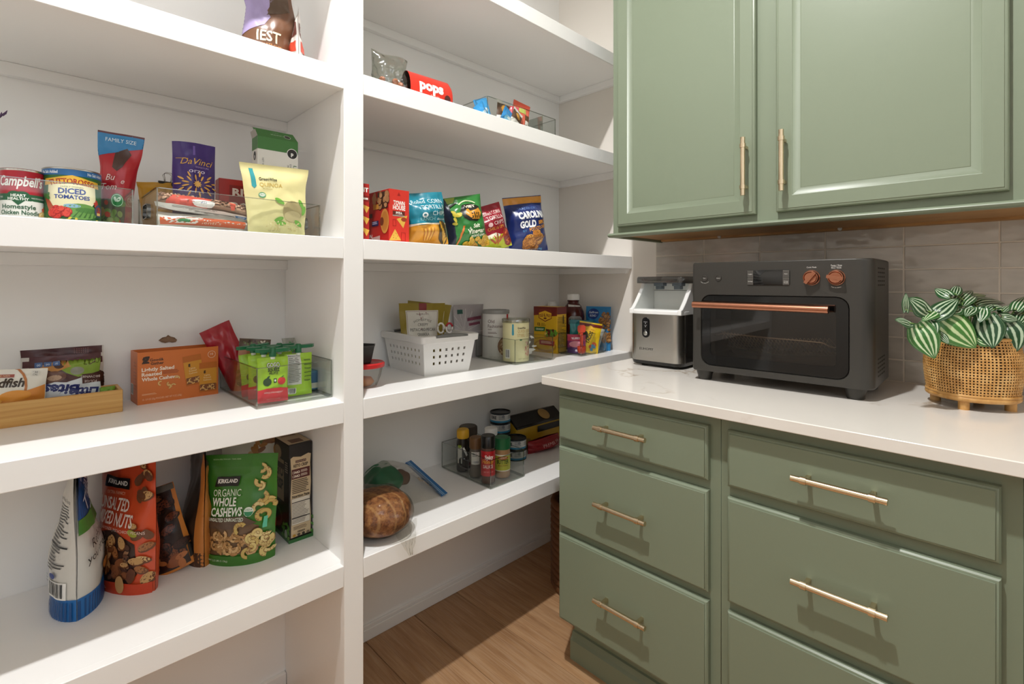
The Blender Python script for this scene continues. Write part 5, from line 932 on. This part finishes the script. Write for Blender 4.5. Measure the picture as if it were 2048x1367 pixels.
# bowl with red lid and black cup by the post
t = thing('lidded_bowl', 'clear bowl with a red lid beside the centre post', 'bowl', (-1.150, -.265, S3)); MB().lathe([(.034, .001), (.046, .03), (.052, .058)], 36, cap=False).build('bowl_wall', clear_mat('clear_plastic2', 'e9e8e4', .06, .08, .5), t, smooth=1)
MB().lathe([(.05, .056), (.0555, .056), (.0565, .06), (.0565, .066), (.053, .069), (.05, .067), (0, .067)], 40).build('lid', mat('red_lid', 'c21f22', .35), t, smooth=40); MB().lathe([(0, .002), (.02, .004), (.028, .014), (.02, .026), (0, .03)], 20).build('dry_food', mat('orange_food', 'c98a55', .7), t, smooth=1)
t = thing('black_cup', 'small black plastic cup standing on the red lid', 'cup', (-1.157, -.265, S3 + .067)); MB().lathe([(.0, .002), (.026, 0), (.03, .004), (.040, .046), (.042, .05), (.0385, .05), (.029, .006), (0, .005)], 6, cap=False).build('cup_wall', mat('charcoal_plastic', '2d2d2d', .5), t)
# cereal, oats
t, b = pouch('silver_pouch', 'silver grey and purple pouch behind the grey lidded oats canister', 'food pouch', (-.585, -.036, S3), -.1, .14, .205, .038, 'a9a3a4', 'stand', wr=.004, seed=74, rough=.25, pinch=.03)
p = b.print()
for i in range(9): a = i * .35; p.poly([(-.03, .1), (-.03 + .09 * math.cos(a + .02), .1 + .09 * math.sin(a + .02)), (-.03 + .09 * math.cos(a), .1 + .09 * math.sin(a))] if i < 9 else [], 'd3cfcf')
p.rect(-.055, .17, -.03, .186, '2f5a52'); p.poly([(-.012, .14), (.055, .147), (.055, .16), (-.012, .153)], '7d4456'); p.poly([(-.006, .122), (.05, .128), (.05, .138), (-.006, .132)], '7d4456'); p.build(t)
def canister(label, x, y, r, h_, col, rz, lidc, rim=None):
    t = thing('oats_canister', label, 'canister', (x, y, S3 + .0), rz)
    MB().lathe([(r * .98, .0), (r, .003), (r, h_ - .012)], 44).build('canister_wall', mat('paper_' + col, col, .4), t, smooth=40)
    MB().lathe([(r + .0005, h_ - .014), (r + .0028, h_ - .014), (r + .003, h_ - .002), (r + .0015, h_), (r - .004, h_), (r - .005, h_ - .003), (0, h_ - .003)], 44).build('lid', lidc, t, smooth=40); return t, Print(cylsurf(r), .008, .0005)
t, p = canister('white oats canister with grey lid and picture of a bowl, behind bin', -.525, -.1255, .0505, .186, 'dddad6', -.45, mat('grey_lid', '8d8c88', .4))
p.text('Old', -.045, .138, .0125, '5a3d34', align='L'); p.text('Fashioned', -.045, .12, .0125, '5a3d34', align='L', wd=.062); p.text('oats', -.045, .111, .007, '4a3a34', align='L'); p.lines(-.045, .096, -.005, .104, 2, '8a7a74', .5); p.lines(-.045, .082, -.02, .09, 2, 'a89a94', .5); p.rect(.034, .15, .046, .17, 'b9202c'); p.ell(.058, .086, .011, .013, '3f8a3a'); p.text('G', .058, .08, .012, 'eef4ea', bold=.05); p.ell(.028, .05, .035, .038, '8a5a3c'); p.ell(.028, .05, .031, .034, 'a8805c'); blobs(p, .004, .024, .052, .076, 80, .0048, ['c9a880', '8f6848', 'e0c6a0', '7a5238'], 4, .7); blobs(p, .016, .04, .034, .052, 6, .009, ['e0c07a', 'd6b060'], 2, .9); p.text('NET WT 18 OZ', -.012, .008, .004, 'a8a29c', wd=.05); p.build(t)
bin_('clear_bin', 'clear bin holding the pale yellow oats canister, torn label on its end', (-.5944, -.3027, S3), -.077, .188, .236, .088)
t, p = canister('pale yellow steel cut oats canister with clear lid in the torn label bin', -.535, -.247, .0485, .153, 'e6e0b0', -.4, clear_mat('clear_lid', 'e4e6e0', .2, .1, .6)); t.location.z += E0
p.poly([(-.032, .135), (-.026, .135), (-.025, .098), (-.029, .094), (-.033, .098)], '3f9ab0'); p.text('GreenWise', .004, .118, .007, '5a4a34', wd=.032, bold=.02); p.text('QUICK COOK', .018, .105, .0105, 'c9a55a', wd=.06); p.text('STEEL CUT', .016, .09, .0105, 'c9a55a', wd=.058); p.ell(.0, .079, .005, .003, '4d8a5a'); blobs(p, .018, .02, .04, .07, 34, .0045, ['d9a890', 'e6c0a8', 'c98a70', 'e9d0b8'], 3, .6); p.poly([(.03, .06), (.038, .078), (.042, .078), (.034, .056)], '3a2f2a'); p.bars(-.06, .012, -.04, .045, 10, 3); p.text('NET WT 24 OZ', .016, .008, .005, 'a8a070', wd=.05); p.build(t)
tl = thing('torn_label', 'torn white paper label remains inside the canister bin', 'label', (-.462, -.245, S3 + E0), -.5); wp = mat('torn_paper_white', 'eae8e4', .8); rr = random.Random(5)
for (x, z, s_) in ((-.005, .018, 1.0), (.01, .03, .8), (-.004, .06, .8), (-.018, .046, .9), (.012, .078, .6), (.02, .044, .5)):
    pts = [(x + .02 * s_ * math.cos(a_) * rr.uniform(.4, 1.1), z + .011 * s_ * math.sin(a_) * rr.uniform(.4, 1.2)) for a_ in [2 * math.pi * i / 9 for i in range(9)]]
    MB().loops([[(u, -.0008 + .002 * rr.random(), v_) for u, v_ in pts], [(u, .0012, v_) for u, v_ in pts]]).build('paper_shred', wp, tl)
# taco box, sauces
t, P_ = carton('taco_box', 'tall yellow taco shell box with dark red top, right bay fourth shelf', (-.279, -.162, S3), -1.5, .1215, .066, .19, 'dcae1f'); p = P_('front')
p.poly([(-.061, .19), (.061, .19), (.061, .154), (.03, .152), (-.03, .156), (-.061, .152)], '7a2218'); p.rect(-.0608, .16, .0608, .19, '6d1f16'); p.poly([(-.036, .165), (-.03, .178), (.0, .183), (.03, .178), (.036, .165), (.034, .142), (.0, .128), (-.034, .142)], '7a2f1a'); p.poly([(-.033, .164), (.0, .174), (.033, .164), (.031, .144), (.0, .132), (-.031, .144)], 'e6b428'); p.text('OLD EL PASO', 0, .150, .0115, '7a2218', wd=.058, bold=.03, arc=.12); p.ell(0, .142, .008, .004, '6d3a1a')
p.text('12', -.034, .111, .0115, '3a2a14', bold=.03); p.text('TACO', -.012, .117, .005, '3a2a14'); p.text('SHELLS', -.01, .110, .006, '3a2a14', wd=.026); p.poly([(-.056, .104), (.0, .106), (-.002, .088), (-.056, .086)], '2f6a2c'); p.text('CRUNCHY', -.028, .092, .0075, 'e9f0d0', wd=.042, bold=.03); p.ell(.032, .074, .036, .024, 'c98a2a'); p.ell(.032, .082, .03, .016, '5a8a2f'); blobs(p, .004, .07, .06, .095, 22, .007, ['b9352a', '6a9a34', '5d2f1a', 'e0c060'], 4, .8); p.ell(.0, .028, .058, .026, 'b98a2c'); p.ell(.0, .03, .05, .018, 'd9b048'); p.poly([(-.03, .052), (.05, .05), (.046, .03), (-.03, .032)], 'a83a3a'); p.lines(-.02, .036, .04, .047, 2, 'e6c9b0', .5); p.text('NET WT 4.6 OZ', -.01, .006, .0045, '6d5a14', wd=.05); p.build(t)
p = P_('right'); p.rect(-.033, .16, .033, .19, '6d1f16'); p.lines(-.03, .02, .03, .14, 20, '5a4a18', .35, 5, .5); p.text('Nutrition Facts', 0, .143, .006, '2a2410', wd=.05); p.rect(.006, .12, .012, .155, '2a2410'); p.build(t)
ket = mat('ketchup_bottle', '4a1510', .15); 
t = bottle('sauce_bottle', 'large dark red ketchup bottle with white cap near the corner', (-.098, -.165, S3), [(.044, 0), (.048, .004), (.0495, .05), (.048, .1), (.0495, .14), (.046, .165), (.034, .19), (.0245, .2), (.0235, .206), (.0265, .212), (.022, .216)], ket, [(.0265, .214), (.0265, .236), (.0255, .240), (0, .240)], mat('white_cap', 'e9e7e2', .35), -.7, ribs=(.0265, .216, .236))
p = Print(conesurf(.0495, .0495, .15), .008, .0008); p.poly([(-.03, .138), (-.02, .146), (.02, .146), (.03, .138), (.03, .11), (-.03, .11)], '8d8a86'); p.poly([(-.027, .136), (.027, .136), (.027, .112), (-.027, .112)], '2a2f2c'); p.text('HEINZ', 0, .118, .012, 'c9c6c0', wd=.04, bold=.03); p.rect(-.03, .05, .03, .108, '7a2018'); p.build(t)
p = Print(lambda x, y: (Vector((.035 * math.sin(x / .035), -.035 * math.cos(x / .035), y)), Vector((math.sin(x / .035), -math.cos(x / .035), 0))), .008, .001); p.poly([(-.03, .196), (.028, .19), (.03, .181), (-.028, .184)], 'd6d3cc'); p.text('57', 0, .185, .006, '4a3a34'); p.build(t)
bottle('sauce_bottle', 'bottle with a low white cap behind the yellow taco box', (-.118, -.060, S3), [(.028, 0), (.03, .004), (.03, .15), (.02, .175), (.017, .185)], mat('cream_bottle', 'd9c8a0', .3), [(.0215, .181), (.0215, .194), (.019, .196), (.019, .205), (0, .206)], mat('white_cap', 'e9e7e2', .35))
t, b = pouch('chickpea_pouch', 'blue pouch of roasted chickpeas standing in the corner by ice maker', 'snack bag', (-.050, -.265, S3), -1.36, .116, .187, .05, '2a7fb8', 'stand', wr=.003, seed=81, pinch=.04, rough=.35)
p = b.print(); p.ell(-.022, .155, .027, .023, '1d3f86'); p.text('Saffron', -.022, .157, .009, 'e6eef6', wd=.042, shear=.2); p.text('ROAD', -.022, .143, .009, 'e6eef6', wd=.028); blobs(p, .008, .04, .056, .16, 120, .0062, ['a8743c', 'b98548', '96642f', 'c4935a'], 6, .95, '5a3a1a', lambda x, y: x > .03 - .03 * math.sin((y - .03) / .13 * 3.1)); blobs(p, -.03, .04, .02, .1, 6, .006, ['a8743c', '96642f'], 3, .95); p.text('CRUNCHY', -.036, .108, .01, '7fc0e4', wd=.034); p.text('CHICKPEAS', -.034, .09, .01, '7fc0e4', wd=.036); p.text('NET WT 5 OZ', .01, .01, .005, 'cfe4f2', wd=.05); p.build(t)
bin_('clear_bin', 'small clear bin of taco packets in front of the taco box', (-.2675, -.3397, S3), .04, .18, .112, .084)
packet('pink and purple candy box at front of the small packet bin', -.227, -.285, -1.0, .075, .075, '8d2f6a', lambda p, w_, h_: (p.rect(-.037, .0, .037, .022, '4a2466'), p.rect(-.037, .05, .037, .075, 'c23a5a'), p.rect(-.02, .056, .02, .064, 'f0d0d9'), p.rect(-.004, .007, .03, .015, 'e9e0f2'), p.ell(.0, .036, .03, .013, 'd98a9a')), S3 + E0, 0, .018, nm='candy_box', cat='candy box', kind='full')
packet('teal packet behind the yellow one in the small packet bin', -.165, -.258, -.75, .1, .128, '1f8a8f', lambda p, w_, h_: (p.rect(-.05, .112, .05, .128, '156a70'), p.ell(.03, .105, .012, .008, 'd9eeee')), S3 + E0, .05, .018, nm='seasoning_packet', cat='packet')
packet('yellow taco seasoning packet with dark red top in small packet bin', -.190, -.306, -.72, .094, .124, 'dcb81f', lambda p, w_, h_: (p.rect(-.047, .106, .047, .118, '6d1f16'), p.poly([(-.02, .1), (.0, .112), (.022, .1), (.018, .086), (-.018, .086)], 'e6b428'), p.text('OLD EL PASO', .0, .092, .006, '7a2218', wd=.036), p.text('TACOS', .008, .062, .016, '2a2410', wd=.05, rot=1.3, bold=.03), p.ell(-.02, .07, .014, .018, '2a2410'), blobs(p, -.03, .01, .03, .045, 10, .01, ['c9502a', 'e0904a', '3a8ab0'], 4, .7)), S3 + E0, .16, .016, nm='seasoning_packet', cat='packet')
packet('crumpled silver packet at right end of the small packet bin', -.128, -.290, -.8, .05, .1, 'a8aaa6', None, S3 + E0, .3, .03, nm='foil_packet', cat='packet', rough=.15)
sp = thing('orange_scoop', 'translucent orange plastic scoop standing in the small packet bin', 'scoop', (-.236, -.318, S3 + E0), -.8); om = mat('orange_plastic', 'd9482a', .3, 0, Transmission_Weight=.25)
MB().box(-.006, -.002, .012, .006, .002, .085).build('scoop_handle', om, sp, bevel=.001); MB().loops([[(x, -.004, z + .1) for x, z in rbox(.032, .03, .009, .009, 4)], [(x, .004, z + .1) for x, z in rbox(.032, .03, .009, .009, 4)]]).build('scoop_end', om, sp, bevel=.001); MB().lathe([(0, 0), (.014, .004), (.017, .016), (.0165, .03)], 24, cap=False).build('scoop_bowl', om, sp, smooth=1, solid=.001)
# ---- lowest shelf: bread, zip bag, spice bin, cans, packages
bread_m = mat('bread_crust', '8a5228', .6); q1 = noise_tex(bread_m, 55, (1, 1, 1), 9, 'Object', False, .72); q2 = nd(bread_m, 'ShaderNodeTexWave'); q2.inputs['Scale'].default_value = 8; q2.inputs['Distortion'].default_value = 5; q2.inputs['Detail'].default_value = 3
tcx = nd(bread_m, 'ShaderNodeTexCoord'); lk(bread_m, tcx.outputs['Object'], q2.inputs['Vector']); ba = ramp(bread_m, q1.outputs[0], [(.35, '55290f'), (.5, '9a5f30'), (.65, 'c48e55')]); bm2 = nd(bread_m, 'ShaderNodeMix', data_type='RGBA'); bw2 = ramp(bread_m, q2.outputs['Fac'], [(.86, '000000'), (.98, 'b0b0b0')]); lk(bread_m, bw2.outputs[0], bm2.inputs[0]); lk(bread_m, ba.outputs[0], bm2.inputs[6]); bm2.inputs[7].default_value = (*lin('d9a86a'), 1); lk(bread_m, bm2.outputs[2], bsdf(bread_m).inputs['Base Color']); bump(bread_m, q1.outputs[0], .8, .006)
br_ = thing('bread_loaf', 'crusty round bread loaf in a clear plastic bag at the shelf edge', 'bread', (-1.131, -.303, S4), .15)
def blob(rx, ry, z0, h_, n=40, m_=20, amp=.004, sc_=14, sd=0, fl_=2.6):
    def f(u, v_):
        a = 2 * math.pi * u; t_ = math.pi * (v_ - .5); c = abs(math.cos(t_)) ** .75; z = z0 + h_ / 2 * (1 + math.copysign(abs(math.sin(t_)) ** 1.0, math.sin(t_)))
        P = Vector((rx * c * math.cos(a), ry * c * math.sin(a), z)); P += P.normalized() * amp * noise.noise(P * sc_ + Vector((sd, 0, 0))); P.z = max(P.z, z0); return P
    return f
MB().grid(blob(.086, .104, .003, .108, amp=.007), 48, 24).build('loaf', bread_m, br_, smooth=1)
filmc = clear_mat('bag_film', 'f0efec', .05, .07, .5); fb = bpy.data.materials['bag_film']; gl = [n for n in fb.node_tree.nodes if n.type == 'BSDF_GLOSSY'][0]; fn = noise_tex(fb, 16, (1, 1, 1), 4, 'Object'); fbm = nd(fb, 'ShaderNodeBump'); fbm.inputs['Strength'].default_value = .8; fbm.inputs['Distance'].default_value = .012; lk(fb, fn.outputs[0], fbm.inputs['Height']); lk(fb, fbm.outputs[0], gl.inputs['Normal'])
MB().grid(blob(.0905, .110, .001, .117, amp=.008, sc_=22), 60, 30).build('bag_film', filmc, br_, smooth=1)
def tailf(u, v_): return Vector((.012 + (u - .5) * (.075 * (1 - v_) + .012), -.1 - .026 * v_ ** .7, .045 - .075 * v_)) + Vector((0, .008 * noise.noise(Vector((u * 9, v_ * 5, 2))), .0))
MB().grid(tailf, 14, 14).build('bag_tail', filmc, br_, smooth=1)
zb = thing('zip_bag', 'clear zip bag with a blue slider strip holding green bundle', 'zip bag', (-1.0, -.11, S4))
MB().grid(blob(.062, .055, .004, .092, amp=.022, sc_=20, sd=4), 40, 20).build('green_bundle', mat('green_film', '176a45', .45), zb, smooth=1); MB().grid(lambda u, v_: blob(.026, .026, .02, .05, amp=.012, sc_=30, sd=9)(u, v_) + Vector((.062, -.012, 0)), 20, 12).build('brown_lump', mat('brown_lump', '6d5648', .8), zb, smooth=1)
Z0_, Z1_ = Vector((.141, .085, .05)), Vector((.133, -.14, .004))
def zsurf(top):
    def f(u, v_):
        a = Vector((-.085, .085 - .19 * v_, .004)); P = a.lerp(Z0_.lerp(Z1_, v_), u); k = math.sin(math.pi * v_) ** .6 * math.sin(math.pi * min(1, u * .97 + .03)) ** .6 * (1 - .55 * u)
        P.z += (.125 * k if top else -.0) ; P.z = max(P.z + .012 * k * noise.noise(Vector((u * 7, v_ * 7, 3.1))) * (1 if top else 0), .0015); return P
    return f
MB().grid(zsurf(True), 40, 24).build('bag_film', filmc, zb, smooth=1)
dz = (Z1_ - Z0_).normalized(); nz_ = Vector((.98, .0, .15))
for k, c_, w0, w1 in ((0, '1f6aa8', -.006, .018),):
    m = MB()
    for s_ in (0,): vs = [Z0_ + nz_ * w0, Z1_ + nz_ * w0, Z1_ + nz_ * w1, Z0_ + nz_ * w1]; up_ = Vector((-.15, 0, .98)) * .0018; m.add(vs + [v_ + up_ for v_ in vs], [(3, 2, 1, 0), (4, 5, 6, 7), (0, 1, 5, 4), (1, 2, 6, 5), (2, 3, 7, 6), (3, 0, 4, 7)])
    zs_ = m.build('zip_strip', mat('zip_blue', c_, .35), zb)
    m = MB()
    for w_ in (.001, .006): a = Z0_ + nz_ * w_ + up_ * 1.3; b_ = Z1_ + nz_ * w_ + up_ * 1.3; m.cyl(a, b_, .0011, 6)
    tag(m.build('zip_ridge', mat('zip_light', 'a9c8de', .3), zs_), kind='stuff')
bin_('clear_bin', 'clear bin of spice and sauce bottles on the lowest right shelf', (-.7216, -.3159, S4), 0, .16, .272, .096, True)
ZB = S4 + E0; glass_d = mat('dark_filled_bottle', '2b241d', .12); 
def shaker(label, x, y, r, h_, hc, body, capc, band=None, neck=.8, pf=None, rz=-.65, ribs=True):
    t = bottle('spice_bottle', label, (x, y, ZB), [(r * .92, 0), (r, .003), (r, hc * .78), (r * .97, hc * .88), (r * neck, hc * .97), (r * neck, hc)], body, [(r * (neck + .1), hc - .002), (r * (neck + .1), h_ - .003), (r * neck, h_), (0, h_)], capc, rz, 'spice bottles in the lowest clear bin', ribs=(r * (neck + .1), hc + .001, h_ - .005) if ribs else 0)
    if pf: p = Print(cylsurf(r), .008, .0005); pf(p); p.build(t)
    return t
brownj = mat('brown_spice', '4a3a2c', .2); greyj = mat('grey_spice', '6b6258', .25)
shaker('dark spice bottle with a bright yellow cap in lowest bin', -.683, -.122, .0235, .148, .119, glass_d, mat('cap_yellow', 'd9a81c', .4), neck=.82, pf=lambda p: (p.rect(-.022, .03, -.004, .09, 'cfccc2'), p.poly([(-.002, .085), (.004, .088), (.018, .058), (.012, .054)], 'e9e7e0'), p.rect(-.02, .085, -.006, .095, '8aa02c')))
shaker('wide jar with dark brown lid behind the yellow cap bottle', -.622, -.078, .033, .139, .107, glass_d, mat('cap_brown', '3f342a', .4), neck=.93)
shaker('grey spice bottle with brown cap and white price tag', -.684, -.196, .0225, .136, .1, greyj, mat('cap_tan', '6d4a24', .4), neck=.9, pf=lambda p: (p.rect(-.018, .045, .012, .088, 'dedbd2'), p.lines(-.014, .07, .006, .085, 3, '555555', .4), p.bars(-.014, .048, .008, .058, 10)))
shaker('black capped red bottle of spicy honey sauce in lowest bin', -.690, -.268, .0245, .159, .121, mat('spice_brown2', '5a4036', .2), mat('cap_black', '141414', .25), neck=.9, ribs=False, pf=lambda p: (p.rect(-.077, .026, .077, .11, 'b3151c'), p.rect(-.03, .098, .03, .1015, '5a0d10'), p.text('Spicy', .002, .084, .013, 'f2ece4', wd=.03, bold=.04), p.text('Honey', -.002, .069, .013, 'e0a030', wd=.042, shear=.2, bold=.03), p.text('SAUCE', -.002, .053, .011, 'd9c8c4', wd=.036, bold=.03), p.text('NET WT 12 OZ', .0, .038, .0045, 'e0a8a0', wd=.034)))
shaker('squat green capped jar with yellow label in lowest bin', -.618, -.262, .0285, .136, .1, mat('seasoning_tan', 'a8825a', .25), mat('cap_green', '14663a', .35), neck=.93, pf=lambda p: (p.rect(-.09, .026, .09, .08, 'b9b83a'), p.rect(-.09, .077, .09, .081, 'e9e6d6'), p.rect(-.09, .024, .09, .027, 'e9e6d6'), p.ell(.0, .07, .02, .006, 'a8421f'), p.text('CREAMY', .0, .0675, .006, 'f0e0c0', wd=.03), p.text('BUTTER', .0, .05, .014, '2f4a1f', wd=.044, bold=.03), p.text('SEASONING', .0, .041, .006, '7a3a1a', wd=.036)))
shaker('small bottle with a white cap at back of lowest bin', -.603, -.186, .0225, .150, .127, brownj, mat('white_cap', 'e9e7e2', .35), neck=.93)
cl_ = mat('can_lid_dark', '2a2b2d', .3, .6)
def tuna(label, x, y, z, grp):
    t, p = can('tuna_can', label, (x, y, z), .0412, .041, 'cfcdc8', -.6, cl_, grp)
    p.rect(-.13, .004, .13, .011, '2f86ad'); p.rect(-.13, .0345, .13, .037, '1d3344'); p.text('ORE', -.035, .018, .011, '2a3038', wd=.026, bold=.04); p.bars(.022, .013, .046, .033, 11, 4); p.lines(-.012, .014, .016, .032, 5, '7a7d80', .4); p.ell(.006, .028, .006, .006, '8a8d90'); p.build(t)
for k in range(4): tuna(('bottom', 'second', 'third', 'topmost')[k] + ' can of the tall stack of four white and blue cans', -.441, -.062, S4 + .0412 * k, 'tall stack of small cans')
for k in range(2): tuna(('lower', 'upper')[k] + ' can of the short stack of two white and blue cans', -.447, -.158, S4 + .0412 * k, 'short stack of small cans')
pk = thing('cracker_package', 'black and yellow package with clear window showing a round cracker', 'package', (-.262, -.07, S4), -.03)
MB().loops([[(x, y, z) for y, z in ((-.048, .0), (.042, .0), (.045, .118), (.0, .133), (-.05, .098))] for x in (-.138, .138)]).build('package_body', mat('film_yellow', 'c9a028', .35), pk, bevel=.006)
MB().loops([[(x, y, z) for y, z in ((-.0525, .088), (-.0535, .1), (.0, .1362), (.048, .121), (.0465, .11), (.0, .124))] for x in (-.1395, .1395)]).build('black_top', mat('film_black', '15120f', .25), pk, bevel=.003)
p = Print(plane((0, -.0512, .0), (1, 0, 0), (0, -.02, 1)), 0, .0012); p.rect(-.02, .058, .12, .084, '17130f'); p.poly([(-.13, .06), (-.06, .04), (-.06, .0), (-.13, .0)], 'a88a4a'); p.build(pk)
MB().lathe([(0, .0), (.026, .0), (.029, .002), (.026, .004), (0, .005)], 28, T=Matrix.Translation((.045, -.026, .1185)) @ Matrix.Rotation(.6, 4, 'X')).build('round_cracker', mat('cracker_tan', 'b08a50', .7), pk, smooth=1)
t, b = pouch('red_package', 'long dark red package lying in front of the yellow package', 'package', (-.292, -.165, S4), -.03, .185, .05, .075, '97161f', [(0, .3), (.3, 1), (.7, .95), (1, .2)], wr=.004, seed=91, pinch=.02)
p = b.print(); p.text('PREMIUM', .01, .022, .014, 'd9b0b0', wd=.09, rot=.06); p.text('FRESH', .055, .01, .01, 'd9b0b0', wd=.04, rot=.06); p.build(t)
t, P_ = carton('white_carton', 'small white carton half hidden behind the green drawer cabinet', (-.222, -.245, S4), -.6, .05, .04, .115, 'cfc8be'); p = P_('front'); p.lines(-.02, .05, .02, .1, 6, '8a6a60', .4); p.build(t)
